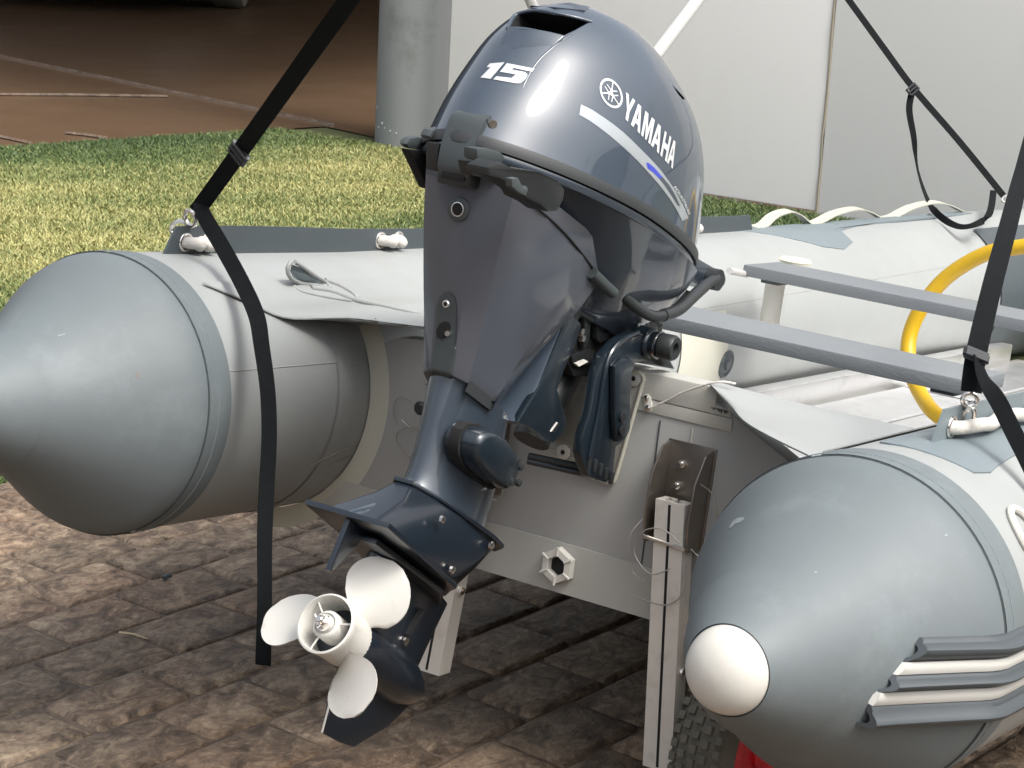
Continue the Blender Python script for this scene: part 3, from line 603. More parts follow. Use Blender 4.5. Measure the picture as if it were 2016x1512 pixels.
# charcoal chafe panel near the bow, inside
obj('chafe_panel', band(PORT, 2.80, 3.35, .0045, 20, 8, 28, 160), M_CHAR, boat, smooth=60)
obj('chafe_panel', band(PORT, .94, 1.16, .003, 20, 3, 66, 112), M_PVCD, boat, smooth=60)

# benches (they lift out): near one and far one
def bench(x0, x1, y0, y1, label, post=None, z=.205):
    b_ = empty('bench_seat', BW @ Matrix.Translation(((x0 + x1) / 2, 0, z)), label, 'bench', 'grey plank seats across the boat')
    xm = (x0 + x1) / 2
    obj('plank', box(x0 - xm, x1 - xm, y0, y1, -.024, 0), M_BENCH, b_, bevel=.004)
    for y in (y0 + .03, y1 - .07):
        obj('seat_hook', box(x0 - xm + .03, x1 - xm - .03, y, y + .04, -.034, -.0245), M_CHAR, b_, bevel=.002)
    return b_
b1 = bench(.162, .33, -.46, .36, 'grey plank seat nearest the motor, yellow hose passing behind')
b2 = bench(1.075, 1.245, -.50, .375, 'grey plank seat further forward with a cream ring on top')
rc = at(1565, 518, 2, .205)
tag(obj('cream_ring', lathe([(0, .033), (.005, .036), (.010, .030), (.009, .016), (.005, .010)], rc, (0, 0, 1), 32), mat('cream_plastic', (.78, .76, .58), .5), mw=BW), 'flat cream plastic ring lying on the forward bench', 'ring')
obj('seat_leg', lathe([(0, .021), (.12, .021), (.122, .025), (.135, .025)], (.02, .345, -.160), (0, 0, 1), 28), M_WHITEP, b2)
tag(obj('oar_shaft', tube([at(1436, 533, 1, .36), at(1470, 540, 1, .375)], .007, 12), M_POLE, mw=BW), 'white tube end beside the forward bench and the motor', 'tube')

# yellow hose looping up from the floor
hp = [Vector((1.55, -.44, -.11)), Vector((1.50, -.40, .10)), Vector((1.47, -.26, .28)), at(2100, 470, 0, 1.46), at(2016, 485, 0, 1.45), at(1940, 500, 0, 1.45), at(1865, 545, 0, 1.45), at(1815, 605, 0, 1.44), at(1790, 665, 0, 1.43), at(1792, 725, 0, 1.40), at(1812, 775, 0, 1.36), at(1842, 815, 0, 1.30), at(1900, 850, 0, 1.28), Vector((1.25, -.10, -.10)), Vector((1.4, -.28, -.112)), Vector((1.8, -.30, -.112))]
tag(obj('yellow_hose', tube(smoothpath(hp, 8), .0165, 16), M_HOSE, mw=BW, smooth=60), 'thick yellow hose arching up behind the grey benches', 'hose')
# white poles of a folded frame, far side of the boat
def pole(a, b, Y, ext, label, r=.0135):
    A_, B_ = at(*a, 1, Y), at(*b, 1, Y + .0); d_ = (B_ - A_)
    tag(obj('white_pole', tube([A_ - d_ * ext[0], B_ + d_ * ext[1]], r, 16), M_POLE, mw=BW), label, 'pole')
pole((1290, 108), (1372, 0), .50, (3.1, 4), 'slim white pole leaning right behind the engine cover')
pole((1049, 12), (1040, -8), .60, (16, 20), 'white pole rising behind the vent on top of the engine cover', .010)

# ------------------------------------------------------------------ LAUNCHING WHEEL LEGS on the transom
def wheel_leg(label, yb, with_wheel):
    wr = empty('launching_leg', BW @ Matrix.Translation((XT, yb, 0)), label, 'wheel leg', 'aluminium launching legs on the transom')
    sg = -1 if yb < 0 else 1
    # stainless bracket: back plate, two cheeks
    obj('bracket', box(-.004, 0, -.040, .040, -.075, .078), M_STEEL, wr, bevel=.0012)
    for s_ in (-1, 1):
        obj('bracket_cheek', prism([(-.004, .076), (-.030, .070), (-.052, .03), (-.055, -.03), (-.045, -.074), (-.004, -.075)], 1, s_ * .036 - .0015, s_ * .036 + .0015), M_STEEL, wr, bevel=.0006)
    for y, z in ((.012, .045), (.014, .012), (-.012, -.02)):
        obj('bolt', lathe([(0, .0062), (.004, .006), (.0045, .004), (.014, .0036)], (-.004, y, z), (-1, 0, 0), 10), M_CHROME, wr)
    # aluminium channel post, H section with a slot
    prof = [(-.024, -.016), (-.024, .016), (-.003, .016), (-.003, .008), (-.013, .008), (-.013, -.008), (-.002, -.008), (-.002, -.006), (.002, -.006), (.002, -.008), (.013, -.008), (.013, .008), (.003, .008), (.003, .016), (.024, .016), (.024, -.016)]
    top = Vector((-.034, .0, -.005)); botm = Vector((-.034, sg * .044, -.405)) if with_wheel else Vector((-.034, sg * .022, -.372))
    dd = (botm - top).normalized(); rings = []
    for p in (top, botm): rings.append([p + Vector((b, a, 0)) for a, b in prof])
    po = obj('post', loft(rings), M_ALUM, wr, smooth=None)
    obj('slot', box(-.0517, -.0504, -.0022, .0022, 0, .001), M_VOID, po)
    a_, b_ = top + Vector((-.0163, 0, -.004)), botm + Vector((-.0163, 0, .004))
    obj('slot', loft([[p + Vector((0, -.0022, 0)), p + Vector((0, .0022, 0)), p + Vector((.001, .0022, 0)), p + Vector((.001, -.0022, 0))] for p in (a_, b_)]), M_VOID, po)
    for u in (.12, .62, .9):
        c_ = top.lerp(botm, u); obj('bolt', lathe([(0, .007), (.005, .0065), (.006, .004)], c_ + Vector((0, sg * .024 if u > .8 else -.024, 0)), (0, sg if u > .8 else -1, 0), 10), M_CHROME, po)
    # spring pin wires
    for pts in ([(-.04, -.04, .03), (-.06, -.075, .02), (-.055, -.082, -.03), (-.045, -.062, -.072), (-.05, -.045, -.065)], [(-.055, -.030, -.06), (-.06, .0, -.045), (-.062, .03, -.055), (-.058, .042, -.09), (-.06, .01, -.115), (-.058, -.02, -.10)], [(-.05, -.04, -.09), (-.055, -.045, -.13), (-.06, -.02, -.155), (-.055, .04, -.155)], [(-.05, .04, -.04), (-.06, .052, -.07), (-.05, .045, -.12), (-.055, .02, -.13)]):
        obj('pin_wire', tube(smoothpath(pts, 6), .0011, 6), M_WIRE, wr)
    obj('spring_pin', tube([(-.052, -.036, -.068), (-.052, .034, -.064)], .003, 10), M_CHROME, wr)
    if with_wheel:
        A_ = Vector((.055, yb - .055, -.43)) - Vector((XT, yb, 0)) + Vector((XT * 1, 0, 0)); A_ = Vector((.085, -.105, -.372))
        R_ = .152
        pr = [(-.040, .085), (-.044, .12), (-.036, .142), (-.018, R_), (.018, R_), (.036, .142), (.044, .12), (.040, .085)]
        ty = obj('tyre', lathe(pr, A_, (0, 1, 0), 64, False, False), M_TYRE, wr, smooth=50)
        kn = []
        for k in range(44):
            for j, yy in enumerate((-.034, -.017, 0, .017, .034)):
                a = 2 * PI * (k + .5 * (j % 2)) / 44; rr = R_ - (.008 if abs(yy) > .03 else 0)
                o_ = A_ + Vector((math.cos(a) * rr, yy, math.sin(a) * rr)); n_ = Vector((math.cos(a), 0, math.sin(a))); t_ = Vector((-math.sin(a), 0, math.cos(a))); y_ = Vector((0, 1, 0))
                r1 = [o_ + t_ * a1 * .0075 + y_ * b1 * .006 - n_ * .004 for a1, b1 in ((-1, -1), (1, -1), (1, 1), (-1, 1))]
                r2 = [o_ + t_ * a1 * .0060 + y_ * b1 * .0048 + n_ * .0055 for a1, b1 in ((-1, -1), (1, -1), (1, 1), (-1, 1))]
                kn.append(loft([r1, r2]))
        obj('tread_blocks', add(*kn), M_TYRE, ty, smooth=None, kind='stuff')
        rim = obj('rim', lathe([(-.040, .088), (-.046, .084), (-.036, .074), (-.020, .060), (-.018, .035), (-.046, .030), (-.05, .018), (-.05, .002)], A_, (0, 1, 0), 40), M_RED, wr)
        for k in range(5):
            a = 2 * PI * k / 5 + .9; obj('rim_bolt', lathe([(0, .008), (.007, .0075), (.008, .004), (.016, .0035)], A_ + Vector((math.cos(a) * .066, -.030, math.sin(a) * .066)), (0, -1, 0), 6), M_CHROME, rim)
        obj('axle', tube([(-.034, -.02, -.372), A_ + Vector((0, 0, 0))], .008, 12), M_STEEL, wr)
    return wr
wheel_leg('pale aluminium leg by the starboard cone, with a knobbly tyre', -.178, True)
wheel_leg('aluminium leg hanging behind the gearcase, with no wheel', .178, False)

# ------------------------------------------------------------------ THE OUTBOARD MOTOR
B2M = MMI; MW = BW @ MM
mo = empty('outboard_motor', BW @ Matrix.Translation((0, 0, 0)), 'blue grey outboard motor tilted up on the transom, white propeller down', 'outboard motor')
def C(vf): return xf(vf, CM)      # cowl frame -> boat frame
def Mo(vf): return xf(vf, MM)     # motor frame -> boat frame
def mp(x, y, z): return MM @ Vector((x, y, z))
def cp(x, y, z): return CM @ Vector((x, y, z))
Z0 = .297
CT = [(Z0 - .002, -.747, -.106, .160), (Z0, -.747, -.107, .160), (Z0 + .06, -.727, -.135, .158), (Z0 + .12, -.700, -.166, .150), (Z0 + .17, -.674, -.215, .133), (Z0 + .21, -.640, -.285, .104), (Z0 + .24, -.590, -.347, .068), (Z0 + .256, -.535, -.391, .030)]
zs = [Z0 + .256 * (i / 40) ** .9 for i in range(41)]
NR, NF = 1.86, 1.92
rings = [section(z, *catmull(CT, z), nr=NR, nf=NF, n=140, cx=.42) for z in zs]
last = rings[-1]; cen = Vector((-.463, 0, Z0 + .2585)); rings.append([tuple(Vector(p).lerp(cen, .5) + Vector((0, 0, .0008))) for p in last])
cv = C(loft(rings))
cowl = obj('cowl', cv, M_PAINT, mo, smooth=50)
# air vent cut into the top of the cover and a slit in its side
def cut(target, vf, m):
    c_ = obj('cutter', vf, m, target.parent); bpy.context.view_layer.update(); me_ = target.data
    if m.name not in [x.name for x in me_.materials]: me_.materials.append(m)
    md = target.modifiers.new('b', 'BOOLEAN'); md.operation = 'DIFFERENCE'; md.object = c_; md.solver = 'EXACT'; md.material_mode = 'TRANSFER'
    dg = bpy.context.evaluated_depsgraph_get(); nm = bpy.data.meshes.new_from_object(target.evaluated_get(dg)); target.modifiers.clear(); target.data = nm
    bpy.data.objects.remove(c_)
    nm.set_sharp_from_angle(angle=math.radians(38))
BV0 = BVHTree.FromObject(cowl, bpy.context.evaluated_depsgraph_get())
def hit0(px, py):
    for k in range(12):
        h, n, i, d = BV0.ray_cast(CAMB, rayb(px + (1012 - px) * 0, py + 3 * k))
        if h is not None: return h, n
fwd = Vector((math.cos(TC), 0, -math.sin(TC))); upc = Vector((math.sin(TC), 0, math.cos(TC)))
vq = [hit0(x, y)[0] for x, y in ((1004, 54), (1012, 38), (1024, 27), (1090, 30), (1160, 45), (1140, 57), (1110, 71), (1060, 60))]
nv = len(vq)
cut(cowl, ([p - fwd * .03 + upc * .004 for p in vq] + [p + fwd * .075 - upc * .006 for p in vq], [tuple(range(nv))[::-1], tuple(range(nv, 2 * nv))] + [(i, (i + 1) % nv, nv + (i + 1) % nv, nv + i) for i in range(nv)]), M_VOID)
def surf(px, py, off=0):
    h, n = hit0(px, py); n = n if n.dot(rayb(px, py)) < 0 else -n; return h + n * off
lip = [[surf(x, y, .0008) for x, y in ((986, 86), (1012, 96), (1045, 92), (1088, 90))], [surf(x, y, .0045) for x, y in ((1003, 57), (1030, 62), (1062, 65), (1109, 75))]]
obj('vent_lip', loft([r + [p - upc * .006 for p in r[::-1]] for r in lip]), M_PAINT, cowl, bevel=.001)
obj('vent_rim', tube(smoothpath([surf(x, y, .0010) for x, y in ((1000, 58), (1009, 38), (1022, 25), (1056, 22), (1092, 27), (1130, 35), (1164, 44))], 4), .0026, 10), M_PAINT, cowl, smooth=60)
# creases that run from the vent down both sides of the cover
obj('crease', tube(smoothpath([surf(x, y, -.0022) for x, y in ((1166, 44), (1130, 64), (1090, 92), (1055, 125), (1030, 170), (1008, 235))], 5), [.0034 - .00005 * i for i in range(26)], 12), M_PAINT, cowl, smooth=60)
obj('top_badge', loft([[surf(x, y, o_) for x, y in ((1045, 9.5), (1120, 8.5), (1160, 17), (1150, 24), (1092, 18), (1048, 15))] for o_ in (-.002, .003)]), M_PAINT3, cowl, bevel=.001)
sl = [at(1292, 158, 1, -.10), at(1325, 186, 1, -.10), at(1312, 188, 1, -.10), at(1300, 176, 1, -.10)]
cut(cowl, ([p + Vector((0, .04, -.01)) for p in sl] + [p + Vector((0, -.05, 0)) for p in sl], [(3, 2, 1, 0), (4, 5, 6, 7), (0, 1, 5, 4), (1, 2, 6, 5), (2, 3, 7, 6), (3, 0, 4, 7)]), M_VOID)
# seam gasket
def ringband(z0, z1, o0, o1, n=140):
    t0 = catmull(CT, Z0)
    g = lambda z, t, o: section(z, t[0] - o, t[1] + o, t[2] + o, NR, NF, n, cx=.42)
    return loft([g(z0, t0, -.01), g(z0, t0, o0), g((z0 + z1) / 2, t0, max(o0, o1) + .001), g(z1, t0, o1), g(z1, t0, -.01)], False, False)
obj('gasket', C(ringband(Z0 - .014, Z0 + .001, .0045, .0035)), M_RUB, mo, smooth=50)
obj('pan_rim', C(ringband(Z0 - .026, Z0 - .016, -.001, .001)), M_PAINT3, mo, smooth=50)
# lower pan
PT = [(Z0 - .155, -.46, -.215, .062), (Z0 - .12, -.53, -.165, .088), (Z0 - .09, -.59, -.135, .110), (Z0 - .06, -.650, -.118, .132), (Z0 - .04, -.700, -.112, .146), (Z0 - .025, -.740, -.110, .156)]
obj('lower_pan', C(loft([section(z, *catmull(PT, z), nr=1.9, nf=2.2, n=96, cx=.45) for z in [Z0 - .155 + .130 * i / 14 for i in range(15)]])), M_PAINT3, mo, smooth=50)
# grey casing below the pan with flat facets
def facet(z, xr, xf_, b, n=0):
    c_ = [(xr, .30 * b), (xr + .018, .66 * b), (xr + .07, .93 * b), (xr + (xf_ - xr) * .55, b), (xf_ - .05, .86 * b), (xf_, .45 * b)]
    return [(x, -y, z) for x, y in c_] + [(x, y, z) for x, y in c_[::-1]]
AT = [(-.155, -.612, -.490, .056), (-.10, -.645, -.476, .069), (-.04, -.686, -.458, .083), (.03, -.730, -.435, .099), (.10, -.768, -.41, .113), (.135, -.785, -.40, .117)]
def zslant(r, z): return [(x, y, zz + (x + .74) * .30 * max(0, (z - .03) / .1)) for x, y, zz in r]
def refine(r, k=4):
    out = []
    for i in range(len(r)):
        a, b = Vector(r[i]), Vector(r[(i + 1) % len(r)])
        for j in range(k): out.append(a.lerp(b, j / k))
    return out
rings = []
for i in range(15):
    z = -.155 + .235 * i / 14; rings.append(refine(zslant(facet(z, *catmull(AT, z)), z), 1))
cas = obj('casing', Mo(loft(rings)), M_PAINT2, mo, smooth=12, bevel=.003)
cas.data.set_sharp_from_angle(angle=math.radians(40))
# mid leg, flare, plates
LT = [(-.32, -.575, -.378, .048), (-.296, -.566, -.376, .046), (-.25, -.574, -.385, .046), (-.20, -.590, -.405, .048), (-.150, -.606, -.440, .051)]
obj('mid_leg', Mo(loft([section(z, *catmull(LT, z), nr=1.9, nf=2.2, n=64, cx=.5) for z in [-.32 + .17 * i / 12 for i in range(13)]])), M_PAINT3, mo, smooth=50)
FT = [(-.394, -.674, -.440, .040), (-.382, -.662, -.428, .040), (-.362, -.632, -.42, .042), (-.340, -.600, -.41, .045), (-.318, -.580, -.392, .0465), (-.295, -.567, -.378, .0465)]
obj('flare', Mo(loft([section(z, *catmull(FT, z), nr=1.7, nf=2.2, n=64, cx=.5) for z in [-.394 + .099 * i / 12 for i in range(13)]])), M_PAINT3, mo, smooth=50)
def plate(poly, z0, z1, m, name, bev=.002): return obj(name, Mo(prism(poly, 2, z0, z1)), m, mo, bevel=bev)
plate([(-.585, -.016), (-.545, -.040), (-.50, -.056), (-.43, -.074), (-.395, -.072), (-.365, -.045), (-.365, .045), (-.395, .072), (-.43, .074), (-.50, .056), (-.545, .040), (-.585, .016)], -.309, -.303, M_NAVY, 'splash_plate')
sk = loft([[(-.580, -.012, -.306), (-.545, -.036, -.306), (-.50, -.052, -.306), (-.41, -.070, -.306), (-.38, -.05, -.306), (-.38, .05, -.306), (-.41, .070, -.306), (-.50, .052, -.306), (-.545, .036, -.306), (-.580, .012, -.306)],
           [(-.600, -.026, -.336), (-.56, -.045, -.340), (-.51, -.056, -.345), (-.435, -.065, -.35), (-.40, -.045, -.35), (-.40, .045, -.35), (-.435, .065, -.35), (-.51, .056, -.345), (-.56, .045, -.340), (-.600, .026, -.336)],
           [(-.662, -.040, -.389), (-.61, -.055, -.389), (-.54, -.060, -.389), (-.470, -.062, -.389), (-.42, -.04, -.389), (-.42, .04, -.389), (-.470, .062, -.389), (-.54, .060, -.389), (-.61, .055, -.389), (-.662, .040, -.389)]])
obj('upper_gearcase', Mo(sk), M_NAVY, mo, smooth=45, bevel=.005)
plate([(-.676, -.067), (-.460, -.067), (-.435, -.045), (-.40, -.020), (-.385, 0), (-.40, .020), (-.435, .045), (-.460, .067), (-.676, .067)], -.3985, -.3905, M_NAVY, 'anti_ventilation_plate')
plate([(-.63, -.030), (-.46, -.052), (-.40, -.018), (-.40, .018), (-.46, .052), (-.63, .030)], -.412, -.404, M_NAVY, 'lower_plate')
tt = [(-.668, -.399), (-.622, -.399), (-.628, -.42), (-.655, -.468), (-.662, -.470)]
obj('trim_tab', Mo(prism(tt, 1, -.004, .004)), M_NAVY, mo, bevel=.0015)
for x, y, z in ((-.552, -.058, -.335), (-.49, -.066, -.382), (-.43, -.071, -.318)): obj('bolt', Mo(lathe([(0, .006), (.004, .0055), (.005, .003)], (x, y, z), (0, -1, .1), 8)), M_CHROME, mo)
# strut + torpedo + skeg
st_ = []
for i in range(10):
    z = -.40 - .13 * i / 9; xr = -.585 + .012 * math.sin(i / 9 * PI); xfv = -.360 - .0012 * i; b_ = .020 + .013 * (i / 9) ** 3
    st_.append([(xr + (xfv - xr) * (.5 - .5 * math.cos(PI * k / 12)), s_ * b_ * (math.sin(PI * (k / 12) ** .8) ** .75), z) for s_, ks in ((1, range(13)), (-1, range(11, 0, -1))) for k in ks])
obj('strut', Mo(loft(st_)), M_NAVY, mo, smooth=50)
tor = [(0, .030), (.005, .036), (.06, .0385), (.12, .0385), (.16, .037), (.19, .033), (.215, .026), (.235, .017), (.247, .008), (.251, .001)]
obj('gearcase', Mo(lathe([(-.0, .0)] + tor, (-.590 + .012, 0, -.528), (1, 0, 0), 40)), M_NAVY, mo, smooth=50)
skp = [(-.535, -.545), (-.352, -.545), (-.375, -.590), (-.432, -.640), (-.470, -.6455), (-.516, -.648), (-.528, -.61)]
def skeg(y): return [(x, y * (1.0 if z > -.55 else .45 if z > -.62 else .2), z) for x, z in skp]
obj('skeg', Mo(loft([skeg(-.010), skeg(.010)])), M_NAVY, mo, bevel=.001)
obj('skeg_edge', Mo(tube([(-.5165, 0, -.6475), (-.5285, 0, -.61), (-.533, 0, -.595)], .0016, 6)), M_WHITEP, mo)
obj('water_inlet', Mo(loft([[(-.452, -.0275 - .001, -.436), (-.446, -.0275 - .001, -.436), (-.446, -.02, -.436), (-.452, -.02, -.436)], [(-.462, -.0275, -.478), (-.456, -.0275, -.478), (-.456, -.02, -.478), (-.462, -.02, -.478)]])), M_VOID, mo)
obj('bolt', Mo(lathe([(0, .0065), (.004, .006)], (-.458, -.024, -.487), (0, -1, 0), 8)), M_CHROME, mo)
# propeller
HX = -.616; hub0 = Vector((HX, 0, -.528))
pr_ = obj('propeller', Mo(lathe([(0, .036), (-.003, .0395), (-.0, .0415), (.004, .0415), (.02, .0385), (.06, .037), (.085, .036), (.088, .030)][1:] and [(.060, .0315), (.030, .0345), (.004, .0365), (-.001, .0385), (.0, .0412), (.004, .0418), (.012, .0395), (.04, .0375), (.075, .0365), (.078, .02)], hub0, (1, 0, 0), 56, False, True)), M_PROP, mo, smooth=50)
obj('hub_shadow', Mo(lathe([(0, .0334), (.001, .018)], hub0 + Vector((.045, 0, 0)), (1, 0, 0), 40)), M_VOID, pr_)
ih = obj('inner_hub', Mo(lathe([(.03, .0195), (.004, .0195), (.001, .0175), (0, .0150), (.003, .0145), (.003, .0125), (-.004, .0115)], hub0, (1, 0, 0), 32, False, True)), M_PROP, pr_, smooth=40)
for k in range(3):
    a = 2 * PI * k / 3 + .75; obj('hub_rib', Mo(tube([hub0 + Vector((.006, math.cos(a) * .018, math.sin(a) * .018)), hub0 + Vector((.006, math.cos(a) * .036, math.sin(a) * .036))], .0015, 6)), M_PROP, pr_)
obj('propeller_nut', Mo(lathe([(0, .0085), (-.010, .0085), (-.011, .0075)], hub0, (1, 0, 0), 6)), M_CHROME, pr_, smooth=None)
obj('shaft_end', Mo(lathe([(-.008, .0052), (-.018, .0050), (-.019, .004)], hub0, (1, 0, 0), 16)), M_CHROME, pr_)
for k in range(3):
    a = 2 * PI * k / 3; obj('split_pin', Mo(tube([hub0 + Vector((-.012, math.cos(a) * .007, math.sin(a) * .007)), hub0 + Vector((-.014, math.cos(a + .4) * .012, math.sin(a + .4) * .012))], .0013, 6)), M_CHROME, pr_)
def blade(a0):
    X0 = -.572; PT_ = .24; nr, nc = 16, 14; top = []; bt = []
    # half-chord (metres) either side of the centre line, by radius
    ch = [(.034, .026, .030), (.045, .026, .034), (.06, .036, .044), (.078, .049, .053), (.094, .052, .052), (.107, .044, .040), (.115, .028, .024), (.1185, .010, .009)]
    for i in range(nr + 1):
        r = .034 + (.1185 - .034) * (i / nr) ** .9; c0, c1 = catmull(ch, r); sk_ = .22 * (r / .1185) ** 2
        ra, rb = [], []
        for j in range(nc + 1):
            u = j / nc; s_ = -c0 + (c0 + c1) * u; th = s_ * .86 / r; a = math.radians(a0) + th + 0 * sk_
            if r < .055: th *= .62 + .38 * (r - .034) / .021; a = math.radians(a0) + th
            x = X0 + PT_ / (2 * PI) * th * .95 + .10 * (r - .034)*-.25
            t_ = (.0035 - .0022 * (r - .034) / .085) * math.sin(PI * min(max(u, .04), .96)) + .0008
            ra.append((x - t_, r * math.cos(a), -.528 + r * math.sin(a))); rb.append((x + t_, r * math.cos(a), -.528 + r * math.sin(a)))
        top.append(ra + rb[::-1])
    return loft(top)
for a0 in (-1, 110, 230): obj('blade', Mo(blade(a0)), M_PROP, pr_, smooth=60)

# front mount cover, swivel bracket, clamp brackets
pm2 = [at(x, y, 1, -.082) for x, y in ((944, 878), (950, 860), (962, 850), (978, 850), (1000, 866), (1022, 892), (1030, 922), (1018, 960), (1002, 966), (970, 945), (950, 922), (943, 900))]
pc_ = sum(pm2, Vector()) / len(pm2)
mcv = obj('mount_cover', loft([[p + Vector((0, .055, 0)) for p in pm2], [p + Vector((0, .010, 0)) for p in pm2], [p.lerp(pc_, .06) + Vector((0, .003, 0)) for p in pm2], [p.lerp(pc_, .2) for p in pm2]]), M_BRKT, mo, smooth=50)
for x, y in ((1015, 905), (1022, 918), (1003, 948), (1018, 950)): obj('bolt', lathe([(0, .0055), (.005, .0052), (.006, .003)], at(x, y, 1, -.077), (0, -1, 0), 8), M_BLK, mcv)
obj('gasket_ring', loft([[p + (p - pc_) * .14 + Vector((0, .045, 0)) for p in pm2], [p + (p - pc_) * .12 + Vector((0, .030, 0)) for p in pm2]]), M_VOID, mcv)
# rubber band at the foot of the casing
fb = facet(-.155, *catmull(AT, -.155)); seg = [Vector(fb[i]) for i in (1, 2, 3, 4, 5)]
cxm = Vector((-.55, 0, -.155)); outr = [(p - cxm) * 1.03 + cxm for p in seg]
obj('casing_edge', Mo(loft([[p + Vector((0, 0, -.012)) for p in outr] + [p * 1 + (cxm - p) * .1 + Vector((0, 0, -.012)) for p in seg[::-1]], [p + Vector((0, 0, .010)) for p in outr] + [p + (cxm - p) * .1 + Vector((0, 0, .010)) for p in seg[::-1]]])), M_BLK, mo, smooth=50)
def sw(Y, t):
    return pxprism([(1128, 618), (1146, 640), (1133, 680), (1112, 728), (1098, 768), (1118, 832), (1112, 850), (1090, 872), (1072, 866), (1050, 845), (1020, 832), (1034, 808), (1062, 762), (1090, 690), (1110, 640)], Y, t)
swb = obj('swivel_bracket', add(sw(-.062, .012)), M_BRKT, mo, bevel=.003)
obj('swivel_bracket', sw(.045, .012), M_BRKT, mo, bevel=.003)
obj('swivel_face', pxprism([(1105, 640), (1128, 650), (1092, 728), (1060, 812), (1036, 842), (1016, 832), (1040, 800), (1066, 740)], -.060, .11), M_PAINT, mo, bevel=.006)
obj('swivel_slot', pxprism([(1086, 850), (1091, 853), (1103, 836), (1099, 832)], -.0635, .002), M_CHROME, swb)
obj('swivel_hub', tube([at(1150, 640, 1, 0), at(1045, 868, 1, 0)], .028, 24), M_BLK, mo)
clamp_px = [(1176, 735), (1190, 700), (1215, 672), (1250, 651), (1280, 664), (1300, 674), (1302, 700), (1278, 712), (1250, 716), (1240, 735), (1238, 760), (1239, 845), (1226, 872), (1214, 880), (1208, 938), (1194, 951), (1160, 940), (1150, 915), (1144, 893), (1148, 862), (1164, 812)]
for Y_, nm in ((-.088, 's'), (.070, 'p')):
    o = obj('clamp_bracket', pxprism(clamp_px, Y_, .016), M_BRKT, mo, bevel=.004)
    if Y_ < 0:
        obj('bracket_rib', tube(smoothpath([at(x, y, 1, Y_ - .002) for x, y in ((1256, 655), (1222, 672), (1200, 700), (1188, 745), (1178, 810), (1166, 868), (1160, 900))], 5), .0042, 10), M_BRKT, o)
        obj('bracket_boss', loft([[p + Vector((0, .012, 0)) for p in pp] if q else pp for q in (1, 0) for pp in [[at(x, y, 1, Y_ - .012) for x, y in ((1212, 722), (1224, 706), (1240, 704), (1252, 716), (1246, 735), (1243, 785), (1243, 845), (1232, 868), (1216, 872), (1212, 820))]]]), M_BRKT, o, bevel=.005)
        for x, y in ((1224, 822), (1223, 848)): obj('bolt_hole', lathe([(0, .007), (.003, .0068)], at(x, y, 1, Y_ - .0135), (0, -1, 0), 14), M_VOID, o)
        for i in range(5): obj('tilt_notch', box(*(lambda h: (h.x - .004, h.x + .004, Y_ - .004, Y_ + .001, h.z - .009, h.z + .009))(at(1158 + i * 11, 908 + i * 8, 1, Y_))), M_BLK, o, bevel=.001)
obj('tilt_pin', tube([at(1042, 899, 1, .03), at(1180, 927, 1, -.086)], .006, 12), M_BLK, mo)
obj('tilt_pin', tube([at(1040, 908, 1, .03), at(1175, 938, 1, -.086)], .005, 12), M_BRKT, mo)
pv = Vector((-.187, 0, .213))
tl = obj('tilt_tube', tube([pv + Vector((0, .115, 0)), pv + Vector((0, -.108, 0))], .019, 28), M_BRKT, mo)
obj('tilt_collar', lathe([(0, .024), (.02, .024), (.024, .021)], pv + Vector((0, -.072, 0)), (0, -1, 0), 28), M_BRKT, tl, bevel=.001)
obj('tilt_nut', lathe([(0, .0165), (.004, .0195), (.022, .0195), (.026, .017), (.026, .009), (.018, .008)], pv + Vector((0, -.108, 0)), (0, -1, 0), 24), M_BLK, tl)
obj('tilt_washer', lathe([(0, .0215), (.002, .0215)], pv + Vector((0, -.105, 0)), (0, -1, 0), 24), M_CHROME, tl)
obj('clamp_arm', pxprism([(1250, 690), (1318, 704), (1330, 728), (1296, 722), (1262, 716), (1240, 712)], -.075, .012), M_BRKT, mo, bevel=.004)
obj('clamp_screw_pad', pxprism([(1300, 704), (1312, 706), (1330, 727), (1310, 722)], -.11, .02), M_BLK, mo, bevel=.002)
# steering bracket ribs, cables and tilt lever between casing and transom
for k, poly in enumerate((((1118, 640), (1140, 602), (1172, 598), (1188, 604), (1170, 610), (1146, 616), (1130, 650)), ((1150, 612), (1158, 606), (1164, 640), (1160, 672), (1150, 690), (1152, 650)), ((1175, 606), (1184, 606), (1186, 640), (1180, 668), (1174, 640)),
                          ((1216, 566), (1226, 568), (1206, 614), (1238, 636), (1234, 646), (1204, 626), (1200, 646), (1188, 650), (1196, 612)), ((1176, 640), (1206, 648), (1200, 668), (1182, 676), (1176, 668)), ((1126, 700), (1150, 688), (1170, 690), (1168, 712), (1160, 718), (1134, 722), (1128, 712)))):
    obj('steering_bracket', pxprism(poly, -.058 + .006 * (k % 3), .010), M_BLK if k not in (3,) else M_LATCH, mo, bevel=.002)
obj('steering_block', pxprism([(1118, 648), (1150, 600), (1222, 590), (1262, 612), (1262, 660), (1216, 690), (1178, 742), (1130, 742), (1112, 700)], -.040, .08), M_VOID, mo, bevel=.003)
obj('shift_spring', pxprism([(1134, 716), (1152, 708), (1158, 712), (1140, 722)], -.072, .004), M_WHITEP, mo)
obj('bolt', lathe([(0, .006), (.006, .005)], at(1141, 652, 1, -.055), (0, -1, 0), 10), M_CHROME, mo)
obj('bolt', lathe([(0, .006), (.006, .005)], at(1143, 665, 1, -.055), (0, -1, 0), 10), M_CHROME, mo)
